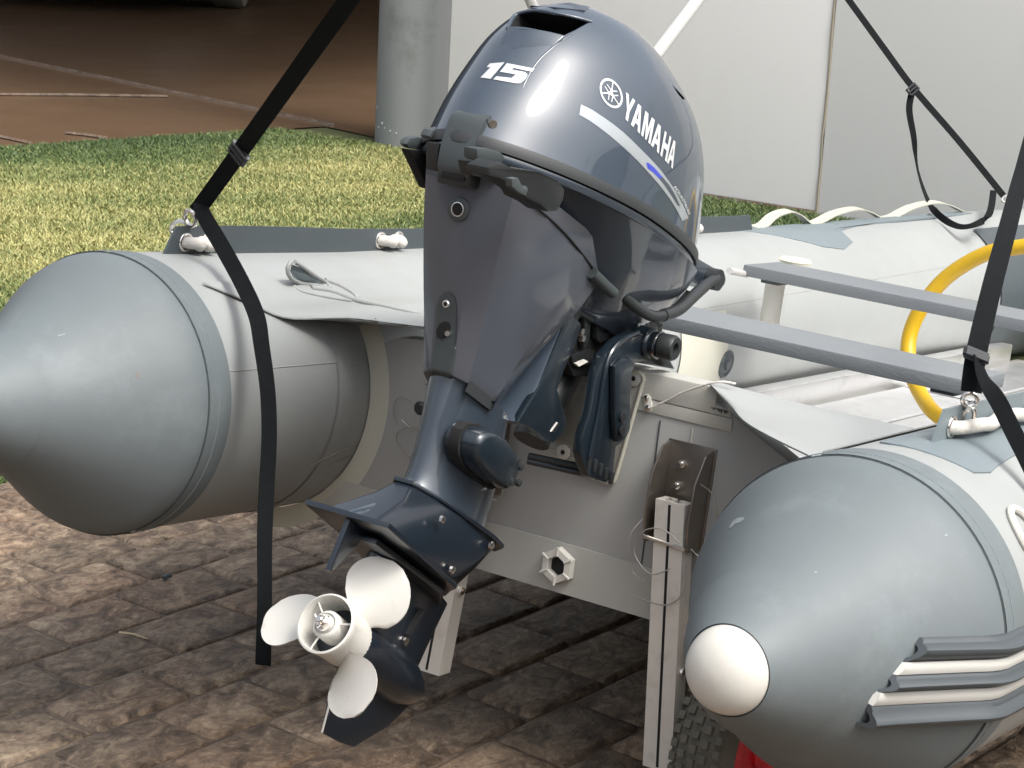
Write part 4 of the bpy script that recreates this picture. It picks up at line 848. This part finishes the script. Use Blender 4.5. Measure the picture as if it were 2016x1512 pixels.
# grip and cables
obj('tilt_lever', tube(smoothpath([at(x, y, 1, -.10) for x, y in ((1165, 536), (1185, 556), (1207, 576))], 4), .0085, 14), M_LATCH, mo)
lp = [at(x, y, 1, Y_) for x, y, Y_ in ((1226, 582, -.09), (1252, 604, -.10), (1280, 621, -.11), (1305, 621, -.115), (1335, 610, -.11), (1362, 586, -.10), (1388, 562, -.09), (1410, 548, -.085))]
hd = obj('carry_handle', tube(smoothpath(lp, 6), .0082, 16), M_BLK, mo, smooth=60)
obj('handle_grip', tube(smoothpath(lp[3:7], 6), .0095, 16), M_BLK, hd, smooth=60)
nose = [at(x, y, 1, -.07) for x, y in ((1356, 494), (1384, 512), (1412, 528), (1430, 538), (1433, 556), (1424, 568), (1408, 566), (1388, 570), (1368, 560), (1342, 540), (1334, 520))]
obj('nose_bracket', loft([[p + Vector((0, .14, 0)) for p in nose], nose]), M_PAINT3, mo, bevel=.008)
nc = at(1412, 551, 1, -.085)
obj('nose_boss', tube([nc + Vector((0, .02, 0)), nc + Vector((0, -.004, 0))], .017, 24), M_BLK, mo)
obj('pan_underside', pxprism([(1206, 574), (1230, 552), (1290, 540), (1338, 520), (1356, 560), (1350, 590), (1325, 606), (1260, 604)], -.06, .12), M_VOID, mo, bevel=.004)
for pts, r in ((((1230, 590), (1262, 612), (1310, 616), (1342, 596), (1352, 572)), .005), (((1222, 600), (1255, 622), (1290, 632), (1300, 640)), .004), (((1240, 610), (1268, 600), (1300, 604), (1330, 590)), .003), (((1180, 560), (1215, 590), (1228, 620), (1222, 660)), .004)):
    obj('cable', tube(smoothpath([at(x, y, 1, -.05) for x, y in pts], 5), r, 8), M_BLK, mo)
for x, y, x2, y2 in ((1274, 565, 1286, 563), (1342, 552, 1354, 556), (1340, 561, 1346, 562), (1288, 602, 1296, 603), (1262, 594, 1270, 602)):
    obj('clip', tube([at(x, y, 1, -.066), at(x2, y2, 1, -.066)], .0025, 6), M_CHROME, mo)
obj('knob', lathe([(0, .02), (.03, .022), (.034, .018)], at(1280, 640, 1, -.03), (0, .2, -1), 18), M_BLK, mo)
# thin black joint line running down the casing side
BV_cas = BVHTree.FromObject(cas, bpy.context.evaluated_depsgraph_get())
def hit(bv, px, py, off=.0012, ymax=None):
    h, n, i, d = bv.ray_cast(CAMB, rayb(px, py))
    if h is None: return None
    return h + (n if n.dot(rayb(px, py)) < 0 else -n) * off
jl = [hit(BV_cas, x, y, .001) for x, y in ((1040, 396), (1075, 424), (1110, 458), (1140, 493), (1165, 526), (1185, 556))]
jl = [p for p in jl if p]
if len(jl) > 2: obj('joint_line', tube(smoothpath(jl, 4), .0016, 6), M_VOID, mo)
# tongue with flushing plug on the aft face, water outlet above it
def decal_poly(bv, poly, m, name, par, off=.0010, step=7, bevel=0, tol=None):
    """flat print: a photographed outline, filled, laid on the surface it is printed on"""
    bm = bmesh.new(); vs = [bm.verts.new((x, y, 0)) for x, y in poly]; bm.faces.new(vs).normal_update()
    bmesh.ops.triangulate(bm, faces=bm.faces, ngon_method='EAR_CLIP')
    for _ in range(5):
        es = [e for e in bm.edges if e.calc_length() > step]
        if not es: break
        bmesh.ops.subdivide_edges(bm, edges=es, cuts=1, use_grid_fill=False); bmesh.ops.triangulate(bm, faces=bm.faces)
    ok = True
    for v in bm.verts:
        h = hit(bv, v.co.x, v.co.y, off)
        if h is None: v.co = (9, 9, 9)
        else: v.co = h
    bmesh.ops.delete(bm, geom=[v for v in bm.verts if v.co.x > 8], context='VERTS')
    me_ = bpy.data.meshes.new(name); bm.to_mesh(me_); bm.free(); me_.materials.append(m)
    for p in me_.polygons: p.use_smooth = True
    o = bpy.data.objects.new(name, me_); COL.objects.link(o); o.parent = par; return o
decal_poly(BV_cas, [(878, 574), (889, 577), (897, 588), (900, 606), (899, 640), (897, 700), (890, 744), (850, 738), (856, 690), (861, 640), (862, 605), (867, 585)], M_LATCH, 'aft_tongue', cas, .0022)
def ringon(bv, cx, cy, r, w_, m, name, par, depth=.004):
    c_ = hit(bv, cx, cy, 0); q1, q2, q3 = hit(bv, cx + 8, cy, 0), hit(bv, cx, cy + 8, 0), hit(bv, cx - 8, cy - 8, 0)
    if not (c_ and q1 and q2): return None
    n_ = (q1 - c_).cross(q2 - c_).normalized()
    if n_.dot(rayb(cx, cy)) > 0: n_ = -n_
    return c_, n_, obj(name, lathe([(-.002, r), (depth * .7, r), (depth, r - w_ * .3), (depth, r - w_), (depth * .4, r - w_ - .0008)], c_, n_, 28, True, True), m, par)
rr_ = ringon(BV_cas, 904, 412, .0165, .007, M_LATCH, 'water_outlet', cas)
if rr_:
    obj('outlet_ring', lathe([(0, .0098), (.0024, .0098), (.0026, .0088), (.0010, .0082)], rr_[0] + rr_[1] * .0025, rr_[1], 24, True, False), M_ALU, rr_[2])
    obj('outlet_hole', lathe([(0, .0084), (.0004, .0082)], rr_[0] + rr_[1] * .0035, rr_[1], 24), M_VOID, rr_[2])
rr_ = ringon(BV_cas, 880, 598, .0055, .0028, M_ALU, 'flush_plug', cas, .004)
if rr_: obj('plug_hole', lathe([(0, .003), (.0004, .003)], rr_[0] + rr_[1] * .0042, rr_[1], 16), M_VOID, rr_[2])
decal_poly(BV_cas, [(876, 632), (886, 634), (890, 645), (886, 660), (872, 668), (862, 664), (861, 650), (867, 638)], M_VOID, 'exhaust_hole', cas, .0030)
sc = hit(BV_cas, 884, 656, .004)
if sc: obj('bolt', lathe([(0, .004), (.004, .0038)], sc, (-.8, -.5, .1), 8), M_CHROME, cas)
for T, cone_o in zip((PORT, STAR), [o for o in bpy.data.objects if o.name.startswith('tail_cone')]):
    bvc = BVHTree.FromObject(cone_o, bpy.context.evaluated_depsgraph_get())
    L_ = [((270, 738), 5, 6, M_STAIN), ((120, 660), 9, 1.6, M_SCUFF)] if T is PORT else [((1452, 1026), 15, 5, M_SCUFF), ((1440, 1036), 7, 3, M_SCUFF), ((1606, 1127), 3.5, 2.5, M_SCUFF), ((1862, 1054), 4, 2.2, M_SCUFF), ((1560, 1250), 18, 1.5, M_SCUFF)]
    for (px_, py_), a_, b_, m_ in L_:
        ro = random.uniform(-.6, -.2); pl_ = []
        for k in range(9):
            t_ = 2 * PI * k / 9; q_ = random.uniform(.6, 1.15); u_, v_ = a_ * q_ * math.cos(t_), b_ * q_ * math.sin(t_); pl_.append((px_ + u_ * math.cos(ro) - v_ * math.sin(ro), py_ + u_ * math.sin(ro) + v_ * math.cos(ro)))
        decal_poly(bvc, pl_, m_, 'scuff' if m_ is M_SCUFF else 'stain', cone_o, .0005, 10)
# rear latch: broad grip over the seam
def latch(pts, wid, th, m, name, par, bev=.004):
    P_ = smoothpath([cp(*p) for p in pts], 5); rings_ = []
    for i, p in enumerate(P_):
        d_ = (P_[min(i + 1, len(P_) - 1)] - P_[max(i - 1, 0)]).normalized(); s_ = Vector((0, 1, 0)); n_ = d_.cross(s_)
        t_ = th[0] + (th[1] - th[0]) * i / (len(P_) - 1)
        rings_.append([p + s_ * -wid / 2 - n_ * t_, p + s_ * wid / 2 - n_ * t_, p + s_ * wid / 2 + n_ * .002, p - s_ * wid / 2 + n_ * .002])
    return obj(name, loft(rings_), m, par, bevel=bev)
lt_ = [at(936, 222, 1, 0) + Vector((.02, 0, -.002))] + [at(x, y, 1, 0) for x, y in ((934, 222), (920, 232), (906, 268), (897, 300), (892, 330), (893, 347))]
def latchm(P0, wid, th, m, par):
    P_ = smoothpath(P0, 5); R_ = []
    for i, p in enumerate(P_):
        d_ = (P_[min(i + 1, len(P_) - 1)] - P_[max(i - 1, 0)]).normalized(); s_ = Vector((0, 1, 0)); n_ = d_.cross(s_).normalized()
        n_ = -n_
        w_ = wid * (.5 - .05 * i / len(P_)); R_.append([p + s_ * -w_ + n_ * 0, p + s_ * w_, p + s_ * w_ - n_ * th, p - s_ * w_ - n_ * th])
    return obj('latch', loft(R_), m, par, bevel=.003)
la = latchm(lt_, .055, .016, M_LATCH, mo)
obj('latch_foot', box(*(lambda a: (a.x + .001, a.x + .03, -.026, .026, a.z - .016, a.z + .012))(at(893, 342, 1, 0))), M_BLK, la, bevel=.004)
obj('latch_slot', box(*(lambda a: (a.x - .0012, a.x + .01, -.018, .018, a.z - .008, a.z + .003))(at(893, 341, 1, 0))), M_VOID, la, bevel=.001)
obj('latch_side', pxprism([(958, 230), (968, 226), (974, 240), (966, 268), (950, 292), (944, 300), (938, 330), (930, 330)], -.024, .010), M_BLK, la, bevel=.003)
def slab(pix, Y, t, name, m, bev=.004): return obj(name, pxprism(pix, Y, t), m, mo, bevel=bev)
slab([(800, 284), (808, 272), (824, 269), (856, 272), (860, 284), (855, 299), (830, 296), (806, 292)], .096, .014, 'rear_tab', M_LATCH, .005)
slab([(806, 294), (858, 300), (856, 330), (850, 374), (842, 371), (828, 340)], .088, .016, 'rear_scoop', M_VOID, .003)
slab([(846, 268), (852, 256), (872, 252), (884, 256), (884, 274), (848, 274)], .052, .016, 'rear_cap', M_LATCH, .004)
slab([(940, 292), (962, 292), (988, 300), (997, 312), (988, 322), (960, 320), (940, 316)], -.066, .022, 'rear_tab', M_LATCH, .004)
slab([(862, 282), (884, 284), (884, 340), (862, 338)], .030, .02, 'rear_shelf', M_BLK, .003)
slab([(925, 318), (995, 328), (1008, 350), (985, 356), (930, 346)], -.052, .02, 'rear_shelf', M_BLK, .003)
obj('bolt', lathe([(0, .008), (.006, .0075), (.008, .004)], at(953, 331, 1, -.07), (-.3, -1, 0), 6), M_STEEL, mo)
obj('bolt', lathe([(0, .006), (.006, .0055)], at(968, 244, 1, -.05), (-.6, -.8, 0), 12), M_STEEL, mo)
slab([(1008, 352), (1020, 350), (1026, 362), (1032, 372), (1036, 366), (1040, 372), (1036, 386), (1020, 378), (1008, 368)], -.155, .01, 'hose_clip', M_LATCH, .001)
# black side moulding under the seam
BV_pan = BVHTree.FromObject(bpy.data.objects['lower_pan'], bpy.context.evaluated_depsgraph_get())
BV_cowl = BVHTree.FromObject(cowl, bpy.context.evaluated_depsgraph_get())
sm = [(985, 318), (1010, 330), (1060, 338), (1100, 356), (1112, 372), (1110, 392), (1098, 416), (1082, 418), (1062, 404), (1036, 392), (1030, 380), (1010, 366), (985, 352), (962, 346), (962, 330)]
zz = [at(x, y, 1, -.150 + .05 * (1 - min(1, max(0, (x - 960) / 120)))) for x, y in sm]
obj('side_moulding', loft([[p + Vector((0, .035, 0)) for p in zz], zz]), M_BLK, mo, bevel=.003)

# ------------------------------------------------------------------ lettering on the cover
marks = lambda poly, m, name, off=.0009, step=6: decal_poly(BV_cowl, poly, m, name, cowl, off, step)
z4 = lambda P_: [(x / 5.815 + 780, y / 5.815) for x, y in P_]
z5 = lambda P_: [(x / 4.448 + 1130, y / 4.448 + 120) for x, y in P_]
marks(z4([(1075, 732), (1242, 718), (1083, 907), (967, 893), (1083, 775), (1040, 772)]), M_DECALW, 'power_number')
marks(z4([(1270, 728), (1585, 790), (1555, 827), (1345, 782), (1325, 800), (1475, 830), (1505, 860), (1480, 910), (1420, 958), (1370, 958), (1112, 912), (1150, 878), (1320, 897), (1372, 857), (1190, 825)]), M_DECALW, 'power_number')
# letters as strokes in unit boxes, mapped onto the slanted word
GL_ = {'Y': [[(0, 1), (.30, 1), (.5, .62), (.70, 1), (1, 1), (.64, .40), (.64, 0), (.36, 0), (.36, .40)]],
       'A': [[(.34, 1), (.66, 1), (1, 0), (.73, 0), (.66, .22), (.34, .22), (.27, 0), (0, 0)], [(.41, .42), (.59, .42), (.5, .76)]],
       'M': [[(0, 1), (.32, 1), (.5, .45), (.68, 1), (1, 1), (1, 0), (.77, 0), (.77, .66), (.57, 0), (.43, 0), (.23, .66), (.23, 0), (0, 0)]],
       'H': [[(0, 1), (.28, 1), (.28, .61), (.72, .61), (.72, 1), (1, 1), (1, 0), (.72, 0), (.72, .38), (.28, .38), (.28, 0), (0, 0)]]}
top_ = [(455, 275), (548, 345), (600, 395), (660, 455), (718, 512), (775, 572), (805, 612), (855, 668), (897, 722)]
bot_ = [(420, 470), (485, 515), (572, 592), (652, 690), (668, 708), (745, 795), (800, 855), (812, 880), (862, 940)]
def lerp2(P_, u):
    u = u * (len(P_) - 1); i = int(min(u, len(P_) - 2)); t_ = u - i; return (P_[i][0] + (P_[i + 1][0] - P_[i][0]) * t_, P_[i][1] + (P_[i + 1][1] - P_[i][1]) * t_)
TL, TR, BR_, BL = (450, 270), (903, 728), (860, 945), (415, 478)
cells = [('Y', .005, .170), ('A', .165, .335), ('M', .355, .535), ('A', .545, .710), ('H', .735, .868), ('A', .872, 1.0)]
def wm(u, v):
    u = u + .10 * u * (1 - u)          # foreshortening along the curved side
    bow = 10 * math.sin(PI * u)
    a_ = (TL[0] + (TR[0] - TL[0]) * u, TL[1] + (TR[1] - TL[1]) * u - bow * .8); b_ = (BL[0] + (BR_[0] - BL[0]) * u, BL[1] + (BR_[1] - BL[1]) * u - bow * .8)
    return (b_[0] + (a_[0] - b_[0]) * v, b_[1] + (a_[1] - b_[1]) * v)
for ch_, u0, u1 in cells:
    polys = GL_[ch_]
    if ch_ == 'A':      # left leg, right leg, bar: keeps the counter open
        polys = [[(.34, 1), (.66, 1), (.595, .76), (.5, .76), (.41, .42), (.38, .22), (.27, 0), (0, 0)], [(.66, 1), (1, 0), (.73, 0), (.66, .22), (.59, .42), (.5, .76), (.595, .76)], [(.34, .22), (.66, .22), (.6, .42), (.40, .42)]]
    for P_ in polys: marks(z5([wm(u0 + (u1 - u0) * x, y) for x, y in P_]), M_DECALW, 'maker_letter', .0008)
def ell(u, v): return (323 + 99 * u + 18 * v, 284 + 68 * u - 112 * v)
nR = 40
for k in range(nR):
    a, b = 2 * PI * k / nR, 2 * PI * (k + 1) / nR
    marks(z5([ell(math.cos(a), math.sin(a)), ell(math.cos(b), math.sin(b)), ell(.84 * math.cos(b), .84 * math.sin(b)), ell(.84 * math.cos(a), .84 * math.sin(a))]), M_DECALW, 'emblem_ring', .0008, 20) if k % 1 == 0 else None
def bar(x0, y0, x1, y1, w_):
    d_ = math.hypot(x1 - x0, y1 - y0); nx_, ny_ = -(y1 - y0) / d_ * w_ / 2, (x1 - x0) / d_ * w_ / 2
    return [ell(x0 + nx_, y0 + ny_), ell(x1 + nx_, y1 + ny_), ell(x1 - nx_, y1 - ny_), ell(x0 - nx_, y0 - ny_)]
for k in range(3):
    a = math.radians(90 + 120 * k); ca, sa = math.cos(a), math.sin(a); R_ = lambda x, y: (x * ca - y * sa, x * sa + y * ca)
    for (x0, y0), (x1, y1), w_ in (((.30, 0), (.88, 0), .09), ((.02, .16), (.02, -.16), .08), ((.02, .16), (-.60, .14), .075), ((.02, -.16), (-.60, -.14), .075), ((.04, 0), (.34, 0), .16)):
        p, q = R_(x0, y0), R_(x1, y1); marks(z5(bar(*p, *q, w_)), M_DECALW, 'emblem_fork', .0009, 20)
up_ = [(60, 382), (160, 430), (260, 496), (350, 560), (430, 625), (500, 690), (570, 760), (640, 830), (700, 892), (760, 960), (820, 1040), (870, 1115), (920, 1200), (965, 1290), (1000, 1375)]
lo_ = [(45, 470), (130, 520), (215, 580), (300, 645), (375, 708), (440, 765), (505, 825), (565, 885), (620, 945), (670, 1000), (735, 1075), (790, 1145), (845, 1220), (900, 1310), (945, 1400)]
marks(z5(up_ + lo_[::-1]), M_DECALS, 'side_stripe', .0006, 9)
marks(z5([(630, 888), (650, 893), (700, 935), (770, 1015), (745, 1030), (690, 975), (640, 938)]), M_DECALB, 'blue_flash', .0010, 8)
marks(z5([(770, 1015), (830, 1085), (880, 1170), (925, 1270), (905, 1262), (860, 1190), (800, 1100), (745, 1030)]), M_DECALD, 'dark_flash', .0010, 8)
tcu = bpy.data.curves.new('t', 'FONT'); tcu.body = 'FOURSTROKE'; tcu.offset = .012; to = bpy.data.objects.new('t', tcu); COL.objects.link(to)
tm = bpy.data.meshes.new_from_object(to.evaluated_get(bpy.context.evaluated_depsgraph_get())); bpy.data.objects.remove(to)
X_ = [v.co.x for v in tm.vertices]; x0, x1 = min(X_), max(X_); h_ = max(v.co.y for v in tm.vertices)
A_, B_ = Vector((868, 1105)), Vector((1003, 1345)); dv = (B_ - A_); nv_ = Vector((dv.y, -dv.x)).normalized()
bad = False
for v in tm.vertices:
    u = (v.co.x - x0) / (x1 - x0); u = u + .25 * u * (1 - u); p = A_ + dv * u + nv_ * (v.co.y / h_) * 26 * (1 - .35 * u) + nv_ * (-4 + 10 * math.sin(PI * u))
    q = z5([(p.x, p.y)])[0]; hh = hit(BV_cowl, *q, .0009)
    if hh is None: bad = True; hh = Vector((0, 0, 0))
    v.co = hh
if not bad:
    tm.materials.clear(); tm.materials.append(M_DECALW); o = bpy.data.objects.new('small_print', tm); COL.objects.link(o); o.parent = cowl
else: print('small print missed')
# plastic wrap edge sticking out at the front of the cover
pw = [at(x, y, 1, -.06) for x, y in ((1376, 345), (1379, 358), (1374, 372), (1372, 400), (1364, 470), (1360, 470), (1362, 400), (1366, 360))]
obj('plastic_wrap', loft([[p + Vector((0, .02, 0)) for p in pw], pw]), M_DECALW, mo)

# motor board on the transom: ribbed pad inside a pale rim
padc = [at(x, y, 0, XT - .006) for x, y in ((1070, 740), (1243, 722), (1268, 742), (1262, 762), (1210, 948), (1196, 955), (1055, 905), (1040, 880))]
pad = obj('motor_pad', loft([[p + Vector((.005, 0, 0)) for p in padc], padc]), M_PAD, tr, bevel=.001)
rows_ = []
for i in range(34):
    z_ = .012 + i * .0042; rows_.append(box(XT - .0082, XT - .0055, -.035, .085, z_, z_ + .0022))
obj('rib_pattern', add(*rows_), M_PAD, pad, smooth=None)
obj('pad_rim', tube(smoothpath([at(x, y, 0, XT - .007) for x, y in ((1240, 733), (1258, 733), (1267, 745), (1262, 765), (1238, 850), (1213, 938), (1206, 950))], 5), .0032, 8), M_PVCD, pad)
for x, y in ((1249, 745), (1110, 890)):
    h = at(x, y, 0, XT - .007); o = obj('pad_screw', lathe([(0, .012), (.002, .0118), (.003, .007)], h, (-1, 0, 0), 20), M_TRIM, pad); obj('screw_socket', lathe([(0, .004), (.0006, .004)], h + Vector((-.0032, 0, 0)), (-1, 0, 0), 6), M_VOID, o)

# fishing-line bits hanging by the motor
THR = []; THL = ['highest loose thread, curling beside the round black towing eye', 'short straight loose thread just below the towing eye', 'lower looping loose thread beside the motor leg', 'long thin thread stuck low on the port tube', 'thin thread across the foot of the pale stern corner']
for pts in (((822, 803), (806, 790), (785, 783), (775, 800), (776, 820), (783, 835)), ((790, 826), (805, 840), (822, 846)), ((822, 842), (800, 842), (782, 852), (782, 870), (795, 890), (806, 902)), ((568, 978), (620, 938), (680, 900)), ((625, 985), (680, 950), (710, 922))):
    THR.append(tag(obj('loose_thread', tube(smoothpath([at(x, y, 0, XT - .012) if x > 740 else onT(PORT, -.30 + (x - 560) * .0011, 118 - (985 - y) * .14, .0015) for x, y in pts], 6), .0009, 5), M_WIRE, mw=BW), THL[len(THR)], 'thread', 'loose threads by the motor leg'))
kb = at(832, 803, 0, XT - .03)
tag(obj('towing_eye', lathe([(0, .010), (.008, .011), (.012, .007)], kb, (-1, 0, 0), 18), M_BLK, mw=BW), 'round black towing eye half hidden behind the motor leg', 'towing eye')

# ------------------------------------------------------------------ STRAPS
def D(px, py, dep):      # point at a measured distance from the camera, in the boat frame
    d_ = CAM_R.T @ np.array([px - 1008, py - 756, FPX]) / FPX * dep; return BWI @ (Vector(CAM_P) + Vector(d_))
cr = BWI.to_3x3() @ Vector(CAM_R[0]); cu = BWI.to_3x3() @ Vector(-CAM_R[1]); cf = BWI.to_3x3() @ Vector(CAM_R[2])
def strap_thing(name, label): return empty(name, BW, label, 'strap', 'black webbing straps lashing the boat')
def hook(par, a, b, r=.0035):
    d_ = (b - a); L_ = d_.length; d_.normalize(); s_ = d_.cross(cf).normalized()
    e1 = [a + d_ * (L_ * .18) + (d_ * math.cos(t) * .9 + s_ * math.sin(t)) * L_ * .20 for t in (2 * PI * k / 18 for k in range(18))]
    obj('hook_eye', tube(e1, r, 8, closed=True), M_CHROME, par)
    e2 = [a + d_ * L_ * .36, a + d_ * L_ * .46 + s_ * L_ * .14, a + d_ * L_ * .68 + s_ * L_ * .18, a + d_ * L_ * .92 + s_ * L_ * .12, b, a + d_ * L_ * .9 - s_ * L_ * .12, a + d_ * L_ * .66 - s_ * L_ * .13, a + d_ * L_ * .5 - s_ * L_ * .08]
    obj('snap_hook', tube(smoothpath(e2, 5), r, 8), M_CHROME, par)
    obj('hook_gate', tube([a + d_ * L_ * .36, a + d_ * L_ * .5 - s_ * L_ * .05], r * 1.3, 8), M_CHROME, par)
def buckle(par, c_, d_, wid, ln=.022):
    d_ = d_.normalized(); s_ = d_.cross(cf).normalized(); n_ = d_.cross(s_)
    for k in (-1, 0, 1):
        p = c_ + d_ * k * ln / 2
        for sn_ in (-1, 1): obj('buckle_bar', tube([p - s_ * wid / 2 + n_ * sn_ * .003, p + s_ * wid / 2 + n_ * sn_ * .003], .0032, 8), M_RUB, par)
    for k in (-1, 1): obj('buckle_side', tube([c_ - d_ * ln * .6 + s_ * k * wid / 2, c_ + d_ * ln * .6 + s_ * k * wid / 2], .0032, 8), M_BLK, par)
# port stern strap
s1 = strap_thing('lashing_strap', 'long black strap from the port stern ring, its loose tail hanging past the grey cone')
e_ = onT(PORT, -.45, 0, .045)
k0 = D(386, 418, 3.42); k1 = D(470, 302, 3.30); k2 = D(600, 120, 3.02); k3 = D(700, -20, 2.85); k4 = D(980, -420, 2.5)
sv = cr * .80 + cu * -.58
obj('webbing', ribbon([k0, k1, k2, k3, k4], .0255, cr * .80 + cu * .5 * -1.15), M_STRAP, s1)
buckle(s1, k1, k2 - k1, .031, .024)
hook(s1, D(383, 424, 3.43), D(338, 456, 3.47))
tl_ = [D(396, 402, 3.40), D(402, 425, 3.39), D(440, 490, 3.38), D(478, 560, 3.33), D(505, 622, 3.28), D(515, 680, 3.25), D(527, 770, 3.22), D(530, 860, 3.19), D(525, 960, 3.16), D(521, 1060, 3.12), D(521, 1180, 3.09), D(518, 1310, 3.06)]
obj('loose_tail', ribbon(tl_, .0245, [cr + cf * .5, cr + cf * .3, cr + cu * .45, cr + cu * .42, cr + cu * .3 + cf * .3, cr + cf * .5, cr + cf * .7, cr + cf * .75, cr + cf * .8, cr + cf * .9, cr + cf * 1.0, cr + cf * .8], .0016), M_STRAP, s1)
# starboard stern strap
s2 = strap_thing('lashing_strap', 'broad black strap rising from the starboard cone beside the yellow hose')
q = [D(1912, 772, 2.90), D(1918, 720, 2.91), D(1930, 660, 2.95), D(1958, 545, 3.10), D(1985, 445, 3.35), D(2004, 370, 3.7), D(2020, 310, 4.0), D(2060, 150, 4.6), D(2160, -260, 5.6)]
obj('webbing', ribbon(q, .0275, cr + cu * -.12), M_STRAP, s2)
buckle(s2, D(1922, 700, 2.905), q[2] - q[1], .030, .010)
hook(s2, D(1911, 775, 2.90), D(1901, 842, 2.92), .0032)
obj('loose_tail', ribbon([D(1925, 705, 2.90), D(1936, 745, 2.88), D(1965, 790, 2.86), D(1995, 850, 2.84), D(2030, 920, 2.82), D(2070, 1010, 2.8)], .0225, [cr * .6 + cf, cr * .8 + cf * .5, cr + cu * .55, cr + cu * .55, cr + cu * .5, cr + cu * .5], .0016), M_STRAP, s2)
# bow strap with a long loop
s3 = strap_thing('lashing_strap', 'thin black strap with a drooping loop in front of the white wall')
bow = [D(1976, 386, 6.5), D(1890, 280, 6.5), D(1797, 172, 6.5), D(1740, 95, 6.5), D(1668, -4, 6.5), D(1560, -150, 6.5)]
obj('webbing', ribbon(bow, .023, cr * .8 + cu * .6 + cf * .5), M_STRAP, s3)
obj('loose_loop', ribbon([D(1797, 176, 6.48), D(1790, 215, 6.47), D(1799, 270, 6.46), D(1806, 330, 6.45), D(1826, 392, 6.2), D(1850, 425, 6.05), D(1888, 446, 5.98), D(1925, 440, 5.98), D(1948, 420, 6.1), D(1956, 375, 6.4)], .019, [cr, cr * .8, cr + cf * .4, cr * .4 + cf, cr * .6 + cf, cu + cf, cu + cf, cu + cf * 1.2, cr + cf * .5, cr], .0016), M_STRAP, s3)
buckle(s3, D(1797, 176, 6.47), bow[2] - bow[1], .03, .02)
hook(s3, D(1976, 388, 6.49), D(1998, 412, 6.47), .004)
